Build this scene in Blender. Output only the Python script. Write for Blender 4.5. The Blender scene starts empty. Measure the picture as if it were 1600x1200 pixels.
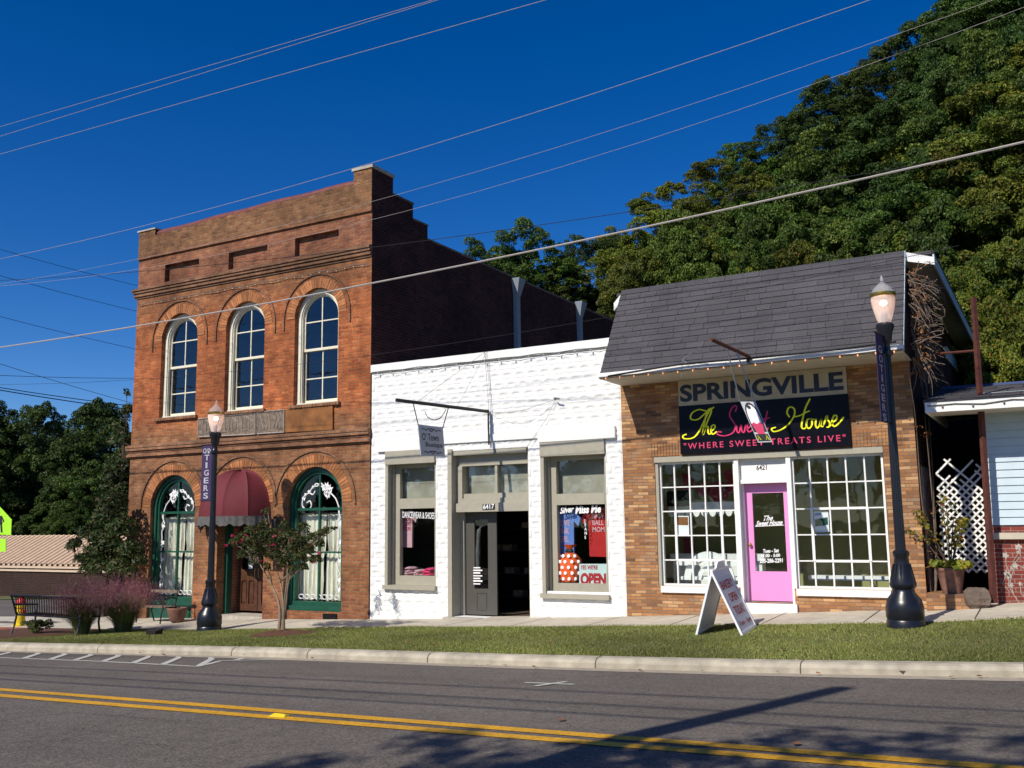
import bpy, bmesh, math, random
import numpy as np
from mathutils import Vector, Matrix
from mathutils.geometry import tessellate_polygon
R = math.radians
random.seed(7)
SC = bpy.context.scene
COL = SC.collection
# ------------------------------------------------------------------ camera
YAW, PITCH, ROLL, FPX = 0.51376, 0.145819, -0.012843, 1500.0
cy, sy, cp, sp = math.cos(YAW), math.sin(YAW), math.cos(PITCH), math.sin(PITCH)
fw = Vector((-sy*cp, cy*cp, sp)); rt0 = Vector((cy, sy, 0)); up0 = rt0.cross(fw)
rt = rt0*math.cos(ROLL)+up0*math.sin(ROLL); up = -rt0*math.sin(ROLL)+up0*math.cos(ROLL)
cam = bpy.data.objects.new('camera', bpy.data.cameras.new('camera'))
COL.objects.link(cam)
cam.matrix_world = Matrix(((rt.x, up.x, -fw.x, 0), (rt.y, up.y, -fw.y, 0), (rt.z, up.z, -fw.z, 0), (0, 0, 0, 1)))
cam.data.sensor_width = 36; cam.data.lens = FPX/1600*36
cam.data.clip_start = 0.05; cam.data.clip_end = 3000
SC.camera = cam
# ------------------------------------------------------------------ sky, sun, exposure
SUN_EL, SUN_AZ = R(40.5), R(15)          # light travels towards +Y, a little to +X
W = bpy.data.worlds.new('World'); SC.world = W; W.use_nodes = True
nt = W.node_tree; bg = nt.nodes['Background']
sky = nt.nodes.new('ShaderNodeTexSky'); sky.sky_type = 'NISHITA'; sky.sun_disc = False
sky.sun_elevation = SUN_EL; sky.sun_rotation = math.pi+SUN_AZ
sky.altitude = 300; sky.air_density = 0.75; sky.dust_density = 0.15; sky.ozone_density = 3.5
hs = nt.nodes.new('ShaderNodeHueSaturation'); hs.inputs['Hue'].default_value = .512; hs.inputs['Saturation'].default_value = 1.37; hs.inputs['Value'].default_value = 0.85
nt.links.new(sky.outputs[0], hs.inputs['Color']); nt.links.new(hs.outputs[0], bg.inputs['Color'])
bg.inputs['Strength'].default_value = 0.11
sd = Vector((math.sin(SUN_AZ)*math.cos(SUN_EL), math.cos(SUN_AZ)*math.cos(SUN_EL), -math.sin(SUN_EL)))
sl = bpy.data.lights.new('sun', 'SUN'); sl.energy = 4.0; sl.angle = R(0.53); sl.color = (1, .93, .82)
so = bpy.data.objects.new('sun', sl); COL.objects.link(so); so.location = (-20, -40, 40)
so.rotation_euler = sd.to_track_quat('-Z', 'Y').to_euler()
SC.view_settings.view_transform = 'Standard'; SC.view_settings.look = 'None'
SC.view_settings.exposure = 0.3; SC.view_settings.gamma = 1.0
SC.cycles.max_bounces = 6; SC.cycles.transparent_max_bounces = 12

# ------------------------------------------------------------------ measuring helpers (photo pixel -> point on a real plane)
def ray(px, py): return rt*((px-800)/FPX)+up*((600-py)/FPX)+fw
def P(px, py, Y=17.0):
    d = ray(px, py); return d*(Y/d.y)
def PX(px, py, Xc):
    d = ray(px, py); return d*(Xc/d.x)
def PZ(px, py, Zc):
    d = ray(px, py); return d*(Zc/d.z)
def X(px, py=850, Y=17.0): return P(px, py, Y).x
def Z(px, py, Y=17.0): return P(px, py, Y).z
def it(x, tab):
    return float(np.interp(x, [a for a, b in tab], [b for a, b in tab]))
def zk(x): return it(x, [(-120, -4.6), (-60, -3.3), (-18.5, -2.33), (-11.6, -2.08), (-6.8, -1.945), (-3.2, -1.82), (-.5, -1.70), (40, -.5)])
def zg(x): return it(x, [(-120, -4.8), (-60, -3.5), (-16.9, -2.208), (-11.95, -1.945), (-6.46, -1.706), (-1.9, -1.483), (-.57, -1.372), (40, .1)])
def zb(x): return it(x, [(-120, -4.4), (-60, -3.6), (-20, -2.19), (-13.2, -1.99), (-7.13, -1.72), (-2.08, -1.43), (-.6, -1.30), (40, .3)])
def T(x, y):
    near = -1.66+.026*x; mid = -1.585+.0265*x; k = zk(x)
    if y <= 2.8: return near+(0.13 if y < 2.7 else 0)
    if y <= 7.4: return near+(mid-near)*(y-2.8)/4.6
    if y <= 12.0: return mid+(k-mid)*(y-7.4)/4.6
    kt = k+.13
    if y <= 12.2: return kt
    if y <= 15.4: return kt+(zg(x)-kt)*(y-12.2)/3.2
    if y <= 17: return zg(x)+(zb(x)-zg(x))*(y-15.4)/1.6
    s = min(1, max(0, (x+34)/34)); s = s*s*(3-2*s)
    return zb(x)-.0+.95*min(60, max(0, y-38))*s+(.25*max(0, y-45) if x > -70 else .05*max(0, y-45))*(1-s)*.35
def G(px, py):
    d = ray(px, py); t = 1.5; last = t
    while t < 300:
        q = d*t
        if q.z < T(q.x, q.y):
            for _ in range(20):
                m = (last+t)/2; q = d*m
                if q.z < T(q.x, q.y): t = m
                else: last = m
            return d*t
        last = t; t += .25
    return d*t

# ------------------------------------------------------------------ materials
MATS = {}
def newmat(name):
    m = bpy.data.materials.new(name); m.use_nodes = True; MATS[name] = m
    return m, m.node_tree.nodes, m.node_tree.links, m.node_tree.nodes['Principled BSDF']
def srgb(r, g, b):
    f = lambda c: ((c/255+.055)/1.055)**2.4 if c > 10 else c/255/12.92
    return (f(r), f(g), f(b), 1)
def mat(name, col, rough=.6, metal=0, var=.15, scale=6, bump=0, bscale=40, spec=.4, bdist=.01, island=0, var2=0, scale2=.6):
    m, N, L, p = newmat(name)
    p.inputs['Roughness'].default_value = rough; p.inputs['Metallic'].default_value = metal
    p.inputs['Specular IOR Level'].default_value = spec
    c = (*col[:3], 1)
    tc = N.new('ShaderNodeTexCoord')
    nz = N.new('ShaderNodeTexNoise'); nz.inputs['Scale'].default_value = scale; nz.inputs['Detail'].default_value = 6
    L.new(tc.outputs['Object'], nz.inputs['Vector'])
    mr = N.new('ShaderNodeMapRange'); mr.inputs[1].default_value = .25; mr.inputs[2].default_value = .75
    mr.inputs[3].default_value = 1-var; mr.inputs[4].default_value = 1+var
    L.new(nz.outputs['Fac'], mr.inputs[0]); fac = mr.outputs[0]
    def mul(a, b):
        q = N.new('ShaderNodeMath'); q.operation = 'MULTIPLY'; L.new(a, q.inputs[0]); L.new(b, q.inputs[1]); return q.outputs[0]
    if island:
        g = N.new('ShaderNodeNewGeometry'); m2 = N.new('ShaderNodeMapRange'); m2.inputs[3].default_value = 1-island; m2.inputs[4].default_value = 1+island
        L.new(g.outputs['Random Per Island'], m2.inputs[0]); fac = mul(fac, m2.outputs[0])
    if var2:
        n2 = N.new('ShaderNodeTexNoise'); n2.inputs['Scale'].default_value = scale2; n2.inputs['Detail'].default_value = 4; L.new(tc.outputs['Object'], n2.inputs['Vector'])
        m3 = N.new('ShaderNodeMapRange'); m3.inputs[1].default_value = .3; m3.inputs[2].default_value = .7; m3.inputs[3].default_value = 1-var2; m3.inputs[4].default_value = 1+var2
        L.new(n2.outputs['Fac'], m3.inputs[0]); fac = mul(fac, m3.outputs[0])
    vm = N.new('ShaderNodeVectorMath'); vm.operation = 'SCALE'; vm.inputs[0].default_value = c[:3]
    L.new(fac, vm.inputs['Scale']); L.new(vm.outputs[0], p.inputs['Base Color'])
    if bump:
        b = N.new('ShaderNodeBump'); b.inputs['Strength'].default_value = bump; b.inputs['Distance'].default_value = bdist
        n3 = N.new('ShaderNodeTexNoise'); n3.inputs['Scale'].default_value = bscale; n3.inputs['Detail'].default_value = 5
        L.new(tc.outputs['Object'], n3.inputs['Vector']); L.new(n3.outputs['Fac'], b.inputs['Height']); L.new(b.outputs[0], p.inputs['Normal'])
    return m
def brickmat(name, stops, mortar, bw, bh, ms=.01, bump=.6, stain=.25, zones=None, slope=1.0, rough=.85, moff=0.5, patch=None):
    """running bond in wall coordinates (x+y, z); stops = colours picked per brick; zones = [(z, tint)] weathering bands"""
    m, N, L, p = newmat(name); p.inputs['Roughness'].default_value = rough; p.inputs['Specular IOR Level'].default_value = .25
    tc = N.new('ShaderNodeTexCoord'); s = N.new('ShaderNodeSeparateXYZ'); L.new(tc.outputs['Object'], s.inputs[0])
    a = N.new('ShaderNodeMath'); a.operation = 'ADD'; L.new(s.outputs[0], a.inputs[0]); L.new(s.outputs[1], a.inputs[1])
    if slope != 1.0:
        a.inputs[1].default_value = 0; L.remove(a.inputs[1].links[0])
    zz = N.new('ShaderNodeMath'); zz.operation = 'MULTIPLY'; zz.inputs[1].default_value = slope; L.new(s.outputs[2], zz.inputs[0])
    cb = N.new('ShaderNodeCombineXYZ'); L.new(a.outputs[0], cb.inputs[0]); L.new(zz.outputs[0], cb.inputs[1])
    # slight waviness so that the courses are not ruler straight
    wn = N.new('ShaderNodeTexNoise'); wn.inputs['Scale'].default_value = 1.3; L.new(tc.outputs['Object'], wn.inputs['Vector'])
    wm = N.new('ShaderNodeVectorMath'); wm.operation = 'SCALE'; wm.inputs['Scale'].default_value = .03; L.new(wn.outputs['Color'], wm.inputs[0])
    wa = N.new('ShaderNodeVectorMath'); L.new(cb.outputs[0], wa.inputs[0]); L.new(wm.outputs[0], wa.inputs[1])
    br = N.new('ShaderNodeTexBrick'); L.new(wa.outputs[0], br.inputs['Vector'])
    br.inputs['Scale'].default_value = 1; br.inputs['Brick Width'].default_value = bw; br.inputs['Row Height'].default_value = bh
    br.inputs['Mortar Size'].default_value = ms; br.inputs['Mortar Smooth'].default_value = .3; br.inputs['Bias'].default_value = 0
    br.inputs['Color1'].default_value = (0, 0, 0, 1); br.inputs['Color2'].default_value = (1, 1, 1, 1); br.inputs['Mortar'].default_value = (.5, .5, .5, 1)
    br.offset = moff
    rp = N.new('ShaderNodeValToRGB'); L.new(br.outputs['Color'], rp.inputs[0])
    el = rp.color_ramp.elements
    while len(el) < len(stops): el.new(.5)
    for i, c in enumerate(stops): el[i].position = i/(len(stops)-1); el[i].color = (*c[:3], 1)
    mx = N.new('ShaderNodeMix'); mx.data_type = 'RGBA'; L.new(br.outputs['Fac'], mx.inputs[0]); L.new(rp.outputs[0], mx.inputs[6]); mx.inputs[7].default_value = (*mortar[:3], 1)
    out = mx.outputs[2]
    def tint(out, fac_sock):
        v = N.new('ShaderNodeVectorMath'); v.operation = 'SCALE'; L.new(out, v.inputs[0]); L.new(fac_sock, v.inputs['Scale']); return v.outputs[0]
    for sc, amt in ((.55, stain), (4.0, stain*.7), (24, stain*.5)):
        n = N.new('ShaderNodeTexNoise'); n.inputs['Scale'].default_value = sc; n.inputs['Detail'].default_value = 5; L.new(tc.outputs['Object'], n.inputs['Vector'])
        r = N.new('ShaderNodeMapRange'); r.inputs[1].default_value = .3; r.inputs[2].default_value = .7; r.inputs[3].default_value = 1-amt; r.inputs[4].default_value = 1+amt
        L.new(n.outputs['Fac'], r.inputs[0]); out = tint(out, r.outputs[0])
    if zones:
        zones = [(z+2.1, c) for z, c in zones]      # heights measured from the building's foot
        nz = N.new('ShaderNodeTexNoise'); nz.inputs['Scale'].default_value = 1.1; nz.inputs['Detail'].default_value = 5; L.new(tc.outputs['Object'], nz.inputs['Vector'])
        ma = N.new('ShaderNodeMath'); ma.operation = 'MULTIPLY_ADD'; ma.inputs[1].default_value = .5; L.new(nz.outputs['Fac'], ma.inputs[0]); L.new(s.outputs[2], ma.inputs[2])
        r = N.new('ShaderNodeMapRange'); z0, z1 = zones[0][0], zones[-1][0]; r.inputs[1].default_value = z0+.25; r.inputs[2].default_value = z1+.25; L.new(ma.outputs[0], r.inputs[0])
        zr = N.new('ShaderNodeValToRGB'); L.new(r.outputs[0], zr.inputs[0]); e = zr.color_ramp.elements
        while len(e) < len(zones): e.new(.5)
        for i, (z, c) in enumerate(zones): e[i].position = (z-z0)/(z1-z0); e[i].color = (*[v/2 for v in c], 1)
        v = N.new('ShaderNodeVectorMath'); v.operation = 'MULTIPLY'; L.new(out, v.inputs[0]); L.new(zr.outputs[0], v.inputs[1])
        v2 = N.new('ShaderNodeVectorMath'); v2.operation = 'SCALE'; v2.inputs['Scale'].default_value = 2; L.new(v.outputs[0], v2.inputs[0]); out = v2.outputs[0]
    if patch:   # pale patches of worn mortar and lime
        n = N.new('ShaderNodeTexNoise'); n.inputs['Scale'].default_value = patch[1]; n.inputs['Detail'].default_value = 8; n.inputs['Roughness'].default_value = .75; L.new(tc.outputs['Object'], n.inputs['Vector'])
        r = N.new('ShaderNodeMapRange'); r.inputs[1].default_value = patch[2]; r.inputs[2].default_value = patch[2]+.08; r.inputs[4].default_value = patch[3]; L.new(n.outputs['Fac'], r.inputs[0])
        q = N.new('ShaderNodeMix'); q.data_type = 'RGBA'; L.new(r.outputs[0], q.inputs[0]); L.new(out, q.inputs[6]); q.inputs[7].default_value = (*patch[0][:3], 1); out = q.outputs[2]
    L.new(out, p.inputs['Base Color'])
    iv = N.new('ShaderNodeMath'); iv.operation = 'SUBTRACT'; iv.inputs[0].default_value = 1; L.new(br.outputs['Fac'], iv.inputs[1])
    n = N.new('ShaderNodeTexNoise'); n.inputs['Scale'].default_value = 30; n.inputs['Detail'].default_value = 6; L.new(tc.outputs['Object'], n.inputs['Vector'])
    sm = N.new('ShaderNodeMath'); sm.operation = 'MULTIPLY_ADD'; sm.inputs[1].default_value = .9; L.new(n.outputs['Fac'], sm.inputs[0]); L.new(iv.outputs[0], sm.inputs[2])
    sm2 = N.new('ShaderNodeMath'); sm2.operation = 'MULTIPLY_ADD'; sm2.inputs[1].default_value = .5; L.new(br.outputs['Color'], sm2.inputs[0]); L.new(sm.outputs[0], sm2.inputs[2])
    b = N.new('ShaderNodeBump'); b.inputs['Strength'].default_value = bump; b.inputs['Distance'].default_value = .014; L.new(sm2.outputs[0], b.inputs['Height']); L.new(b.outputs[0], p.inputs['Normal'])
    return m
def glassmat(name, refl=.12, tint=(.9, .95, .95)):
    m, N, L, p = newmat(name); N.remove(p)
    o = N['Material Output']; t = N.new('ShaderNodeBsdfTransparent'); t.inputs[0].default_value = (*tint, 1)
    g = N.new('ShaderNodeBsdfGlossy'); g.inputs['Roughness'].default_value = .02; g.inputs[0].default_value = (1, 1, 1, 1)
    tc = N.new('ShaderNodeTexCoord'); n = N.new('ShaderNodeTexNoise'); n.inputs['Scale'].default_value = 1.6; L.new(tc.outputs['Object'], n.inputs['Vector'])
    b = N.new('ShaderNodeBump'); b.inputs['Strength'].default_value = .12; b.inputs['Distance'].default_value = .05; L.new(n.outputs['Fac'], b.inputs['Height']); L.new(b.outputs[0], g.inputs['Normal'])
    mx = N.new('ShaderNodeMixShader'); fr = N.new('ShaderNodeLayerWeight'); pw = N.new('ShaderNodeMath'); pw.operation = 'POWER'; pw.inputs[1].default_value = 4; L.new(fr.outputs['Facing'], pw.inputs[0])
    a = N.new('ShaderNodeMath'); a.operation = 'MULTIPLY_ADD'; a.inputs[1].default_value = .8; a.inputs[2].default_value = refl; L.new(pw.outputs[0], a.inputs[0])
    L.new(a.outputs[0], mx.inputs[0]); L.new(t.outputs[0], mx.inputs[1]); L.new(g.outputs[0], mx.inputs[2]); L.new(mx.outputs[0], o.inputs[0])
    return m
def leafmat(name, stops, rough=.55, trans=.25):
    m, N, L, p = newmat(name); p.inputs['Roughness'].default_value = rough; p.inputs['Specular IOR Level'].default_value = .25
    g = N.new('ShaderNodeNewGeometry'); rp = N.new('ShaderNodeValToRGB'); L.new(g.outputs['Random Per Island'], rp.inputs[0]); e = rp.color_ramp.elements
    while len(e) < len(stops): e.new(.5)
    for i, (q, c) in enumerate(stops): e[i].position = q; e[i].color = (*c[:3], 1)
    oi = N.new('ShaderNodeObjectInfo'); h = N.new('ShaderNodeHueSaturation'); L.new(rp.outputs[0], h.inputs['Color'])
    for sock, lo, hi, mlt in (('Hue', .475, .515, 1), ('Value', .8, 1.25, 7.3)):
        a = N.new('ShaderNodeMath'); a.operation = 'MULTIPLY'; a.inputs[1].default_value = mlt; L.new(oi.outputs['Random'], a.inputs[0])
        f = N.new('ShaderNodeMath'); f.operation = 'FRACT'; L.new(a.outputs[0], f.inputs[0])
        r = N.new('ShaderNodeMapRange'); r.inputs[3].default_value = lo; r.inputs[4].default_value = hi; L.new(f.outputs[0], r.inputs[0]); L.new(r.outputs[0], h.inputs[sock])
    tc = N.new('ShaderNodeTexCoord'); n = N.new('ShaderNodeTexNoise'); n.inputs['Scale'].default_value = .45; n.inputs['Detail'].default_value = 3; L.new(tc.outputs['Object'], n.inputs['Vector'])
    r = N.new('ShaderNodeMapRange'); r.inputs[1].default_value = .35; r.inputs[2].default_value = .65; r.inputs[3].default_value = .7; r.inputs[4].default_value = 1.3; L.new(n.outputs['Fac'], r.inputs[0])
    v = N.new('ShaderNodeVectorMath'); v.operation = 'SCALE'; L.new(h.outputs[0], v.inputs[0]); L.new(r.outputs[0], v.inputs['Scale']); L.new(v.outputs[0], p.inputs['Base Color'])
    if trans:
        t = N.new('ShaderNodeBsdfTranslucent'); L.new(v.outputs[0], t.inputs[0]); mx = N.new('ShaderNodeMixShader'); mx.inputs[0].default_value = trans
        L.new(p.outputs[0], mx.inputs[1]); L.new(t.outputs[0], mx.inputs[2]); L.new(mx.outputs[0], N['Material Output'].inputs[0])
    return m

# ------------------------------------------------------------------ mesh builder and object helpers
class MB:
    def __init__(s): s.v = []; s.f = []; s.sm = False
    def add(s, vs, fs):
        n = len(s.v); s.v += [tuple(q) for q in vs]; s.f += [tuple(i+n for i in f) for f in fs]; return s
    def box(s, x0, x1, y0, y1, z0, z1):
        return s.hexa([(x0, y0, z0), (x1, y0, z0), (x1, y1, z0), (x0, y1, z0), (x0, y0, z1), (x1, y0, z1), (x1, y1, z1), (x0, y1, z1)])
    def hexa(s, p): return s.add(p, [(3, 2, 1, 0), (4, 5, 6, 7), (0, 1, 5, 4), (1, 2, 6, 5), (2, 3, 7, 6), (3, 0, 4, 7)])
    def quad(s, a, b, c, d): return s.add([a, b, c, d], [(0, 1, 2, 3)])
    def slab(s, corners, d):   # planar polygon with thickness vector d
        c = [Vector(q) for q in corners]; d = Vector(d); n = len(c)
        fs = [tuple(range(n)), tuple(range(2*n-1, n-1, -1))]+[(i, i+n, (i+1) % n+n, (i+1) % n) for i in range(n)]
        return s.add(c+[q+d for q in c], fs)
    def prism(s, poly, y0, y1):  # polygon in x,z extruded in y, any shape
        n = len(poly); tr = tessellate_polygon([[Vector((a, b, 0)) for a, b in poly]])
        vs = [(a, y0, b) for a, b in poly]+[(a, y1, b) for a, b in poly]
        return s.add(vs, [tuple(t) for t in tr]+[tuple(i+n for i in t) for t in tr]+[(i, (i+1) % n, (i+1) % n+n, i+n) for i in range(n)])
    def tube(s, pts, r, seg=8, cap=True):
        pts = [Vector(q) for q in pts]; n = len(pts); rs = r if isinstance(r, (list, tuple)) else [r]*n
        base = len(s.v); prev = None
        for i, q in enumerate(pts):
            t = (pts[min(i+1, n-1)]-pts[max(i-1, 0)])
            if t.length < 1e-9: t = Vector((0, 0, 1))
            t.normalize()
            if prev is None:
                a = Vector((0, 0, 1)) if abs(t.z) < .9 else Vector((1, 0, 0)); u = t.cross(a).normalized()
            else:
                u = (prev-t*prev.dot(t))
                u = u.normalized() if u.length > 1e-6 else t.orthogonal().normalized()
            prev = u; w = t.cross(u)
            for k in range(seg):
                an = 2*math.pi*k/seg; s.v.append(tuple(q+(u*math.cos(an)+w*math.sin(an))*rs[i]))
        for i in range(n-1):
            for k in range(seg):
                a = base+i*seg+k; b = base+i*seg+(k+1) % seg; s.f.append((a, b, b+seg, a+seg))
        if cap: s.f.append(tuple(base+k for k in range(seg))[::-1]); s.f.append(tuple(base+(n-1)*seg+k for k in range(seg)))
        return s
    def lathe(s, prof, c=(0, 0, 0), seg=20, flute=0, fl=0.0):
        base = len(s.v)
        for r, z in prof:
            for k in range(seg):
                a = 2*math.pi*k/seg; rr = r*(1-(fl if (flute and k % 2) else 0)); s.v.append((c[0]+rr*math.cos(a), c[1]+rr*math.sin(a), c[2]+z))
        for i in range(len(prof)-1):
            for k in range(seg):
                a = base+i*seg+k; b = base+i*seg+(k+1) % seg; s.f.append((a, b, b+seg, a+seg))
        s.f.append(tuple(base+k for k in range(seg))[::-1]); s.f.append(tuple(base+(len(prof)-1)*seg+k for k in range(seg)))
        return s
    def sphere(s, c, r, seg=10, rings=7, sc=(1, 1, 1)):
        pr = [(max(1e-3, math.sin(math.pi*i/rings))*r, -math.cos(math.pi*i/rings)*r) for i in range(rings+1)]
        b = len(s.v); s.lathe(pr, (0, 0, 0), seg)
        for i in range(b, len(s.v)):
            v = s.v[i]; s.v[i] = (c[0]+v[0]*sc[0], c[1]+v[1]*sc[1], c[2]+v[2]*sc[2])
        return s
    def panel(s, outer, holes, y, depth):   # wall face with real openings and reveals
        loops = [outer]+holes; tr = tessellate_polygon([[Vector((a, b, 0)) for a, b in lp] for lp in loops])
        flat = [q for lp in loops for q in lp]; s.add([(a, y, b) for a, b in flat], [tuple(t) for t in tr])
        for lp in loops:
            n = len(lp); s.add([(a, y, b) for a, b in lp]+[(a, y+depth, b) for a, b in lp], [(i, (i+1) % n, (i+1) % n+n, i+n) for i in range(n)])
        return s
    def archband(s, xc, zs, w0, w1, z0, y0, y1, n=20, close=False):   # arched frame between half widths w0 < w1 down to z0
        def lp(w): return [(xc+w, z0)]+[(xc+w*math.cos(math.pi*i/n), zs+w*math.sin(math.pi*i/n)) for i in range(n+1)]+[(xc-w, z0)]
        a, b = lp(w0), lp(w1); m = len(a)
        vs = [(q[0], y0, q[1]) for q in a]+[(q[0], y0, q[1]) for q in b]+[(q[0], y1, q[1]) for q in a]+[(q[0], y1, q[1]) for q in b]; fs = []
        for i in range(m-1): fs += [(i, i+1, m+i+1, m+i), (2*m+i, 3*m+i, 3*m+i+1, 2*m+i+1), (i, 2*m+i, 2*m+i+1, i+1), (m+i, m+i+1, 3*m+i+1, 3*m+i)]
        fs += [(0, m, 3*m, 2*m), (m-1, 3*m-1, 4*m-1, 2*m-1)][:2]
        return s.add(vs, fs)
    def build(s, name, m, parent=None, smooth=False):
        me = bpy.data.meshes.new(name); off = Vector(parent['_b']) if parent is not None else Vector((0, 0, 0))
        if off.length: vs = [(v[0]-off.x, v[1]-off.y, v[2]-off.z) for v in s.v]
        else: vs = s.v
        me.from_pydata(vs, [], s.f); me.materials.append(MATS[m] if isinstance(m, str) else m)
        if smooth:
            for p in me.polygons: p.use_smooth = True
            try: me.set_sharp_from_angle(angle=R(40))
            except Exception: pass
        o = bpy.data.objects.new(name, me); COL.objects.link(o)
        if parent is not None: o.parent = parent; o['_b'] = parent['_b']
        return o
def thing(name, label, cat, loc=(0, 0, 0), group=None):
    o = bpy.data.objects.new(name, None); o.empty_display_size = .2; COL.objects.link(o); o.location = loc
    o['_b'] = list(loc); o['label'] = label; o['category'] = cat
    if group: o['group'] = group
    return o
def tag(o, label=None, cat=None, group=None, kind=None):
    if label: o['label'] = label
    if cat: o['category'] = cat
    if group: o['group'] = group
    if kind: o['kind'] = kind
    return o
def one(name, mb, m, label, cat, base, group=None, smooth=False):   # a thing that is one mesh, origin at its base
    t = {'_b': list(base)}
    class _P(dict): pass
    me = bpy.data.meshes.new(name); b = Vector(base)
    me.from_pydata([(v[0]-b.x, v[1]-b.y, v[2]-b.z) for v in mb.v], [], mb.f); me.materials.append(MATS[m])
    if smooth:
        for p in me.polygons: p.use_smooth = True
    o = bpy.data.objects.new(name, me); COL.objects.link(o); o.location = b; o['_b'] = list(base)
    return tag(o, label, cat, group)
def sub(o, label): o['label'] = label; return o
def copy_tree(o, parent=None):
    c = o.copy(); COL.objects.link(c)
    if parent is not None: c.parent = parent
    for ch in list(o.children): copy_tree(ch, c)
    return c
def text(name, body, O, U, V, m, parent, shear=0, bold=0.0, ext=.002, space=1.0, word=1.0):
    """letters fitted to the parallelogram O, O+U, O+V (O lower left), standing proud of it"""
    cu = bpy.data.curves.new('tmp', 'FONT'); cu.body = body; cu.size = 1; cu.shear = shear; cu.offset = bold; cu.space_character = space; cu.space_word = word
    cu.resolution_u = 4
    o = bpy.data.objects.new('tmp', cu); COL.objects.link(o)
    dg = bpy.context.evaluated_depsgraph_get(); me = bpy.data.meshes.new_from_object(o.evaluated_get(dg)); bpy.data.objects.remove(o); bpy.data.curves.remove(cu)
    co = np.empty(len(me.vertices)*3); me.vertices.foreach_get('co', co); co = co.reshape(-1, 3)
    a, b = co.min(0), co.max(0); O, U, V = Vector(O), Vector(U), Vector(V); n = U.cross(V).normalized()
    uu = (co[:, 0]-a[0])/max(1e-6, b[0]-a[0]); vv = (co[:, 1]-a[1])/max(1e-6, b[1]-a[1])
    pb = Vector(parent['_b']); q = np.array(O-pb+n*ext)[None]+uu[:, None]*np.array(U)[None]+vv[:, None]*np.array(V)[None]
    me.vertices.foreach_set('co', q.ravel()); me.materials.clear(); me.materials.append(MATS[m]); me.update(); me.name = name
    ob = bpy.data.objects.new(name, me); COL.objects.link(ob); ob.parent = parent; ob['_b'] = parent['_b']
    return ob
def cat_rom(pts, k=6):
    out = []; n = len(pts)
    for i in range(n-1):
        p0, p1, p2, p3 = pts[max(i-1, 0)], pts[i], pts[i+1], pts[min(i+2, n-1)]
        for j in range(k):
            t = j/k; out.append(tuple(.5*((2*b)+(-a+c)*t+(2*a-5*b+4*c-d)*t*t+(-a+3*b-3*c+d)*t**3) for a, b, c, d in zip(p0, p1, p2, p3)))
    out.append(tuple(pts[-1])); return out
STK = [0]
def strokes(mb, lines, O, U, V, w, thick=.003):
    """brush lettering: smooth flat ribbons in the plane O + a*U + b*V"""
    O, U, V = Vector(O), Vector(U), Vector(V); n = U.cross(V).normalized()*thick
    for ln in lines:
        STK[0] += 1; k = STK[0] % 60
        ps = [O+U*a+V*b for a, b in cat_rom(ln, 5)]; nn = n*(1+.12*k); m = len(ps); vs = []
        for i, q in enumerate(ps):
            t = (ps[min(i+1, m-1)]-ps[max(i-1, 0)]).normalized(); sd_ = n.normalized().cross(t); ww = w*(.65+.35*abs(t.z)); 
            if i in (0, m-1): ww *= .5
            vs += [q+sd_*ww+nn, q-sd_*ww+nn]
        mb.add(vs, [(2*i, 2*i+1, 2*i+3, 2*i+2) for i in range(m-1)])
    return mb
def rings(n, c=(0, 0)): return [(c[0]+math.cos(2*math.pi*i/n), c[1]+math.sin(2*math.pi*i/n)) for i in range(n)]

# ------------------------------------------------------------------ palette
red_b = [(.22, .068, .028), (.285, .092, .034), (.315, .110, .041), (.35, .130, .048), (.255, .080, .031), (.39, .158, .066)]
brickmat('old_brick', red_b, (.28, .16, .095), .21, .072, .009, 1.0, .44,
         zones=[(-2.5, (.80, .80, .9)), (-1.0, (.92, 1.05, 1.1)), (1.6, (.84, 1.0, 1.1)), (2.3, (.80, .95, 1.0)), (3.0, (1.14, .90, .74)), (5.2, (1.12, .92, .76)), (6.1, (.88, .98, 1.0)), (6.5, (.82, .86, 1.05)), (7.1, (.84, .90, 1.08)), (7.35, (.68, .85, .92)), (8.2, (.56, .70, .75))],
         patch=((.33, .21, .14), 7, .64, .5))
brickmat('old_brick_side', [(.030, .009, .009), (.05, .013, .011), (.07, .018, .014), (.04, .011, .010)], (.06, .04, .036), .21, .072, .009, .8, .35, patch=((.25, .2, .18), 5, .68, .5))  # same brick as the front, colours darkened to carry the side wall's shade
brickmat('trim_brick', [(.20, .09, .045), (.27, .125, .06), (.17, .07, .035)], (.2, .13, .09), .21, .075, .012, .9, .4)
brickmat('infill_brick', [(.42, .12, .06), (.5, .17, .08), (.36, .1, .05)], (.45, .3, .22), .21, .072, .009, .6, .2)
tan_b = [(.15, .075, .040), (.37, .17, .065), (.27, .12, .052), (.50, .25, .10), (.22, .11, .06), (.60, .36, .17), (.32, .135, .055), (.44, .215, .09), (.30, .19, .12)]
brickmat('tan_brick', tan_b, (.20, .15, .11), .205, .0585, .0055, .6, .16)
brickmat('shingle', [(.052, .050, .055), (.075, .071, .077), (.062, .060, .066), (.09, .083, .088), (.068, .066, .072)], (.022, .021, .023), .42, .19, .008, .9, .14, slope=1.16, rough=.95)
brickmat('neighbour_brick', [(.19, .035, .026), (.24, .05, .036), (.15, .03, .025)], (.28, .20, .17), .2, .068, .007, .5, .15)
brickmat('far_brick', [(.03, .013, .01), (.045, .018, .013), (.025, .012, .01)], (.06, .045, .035), .22, .08, .01, .5, .2)
brickmat('paver', [(.28, .08, .05), (.36, .12, .07), (.22, .07, .045)], (.15, .1, .08), .2, .1, .008, .4, .2)
mat('voussoir', (.35, .14, .052), .85, var=.25, scale=10, bump=.5, bscale=60, island=.35)
mat('coping_tile', (.16, .045, .035), .5, var=.3, bump=.4, bscale=20)
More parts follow.
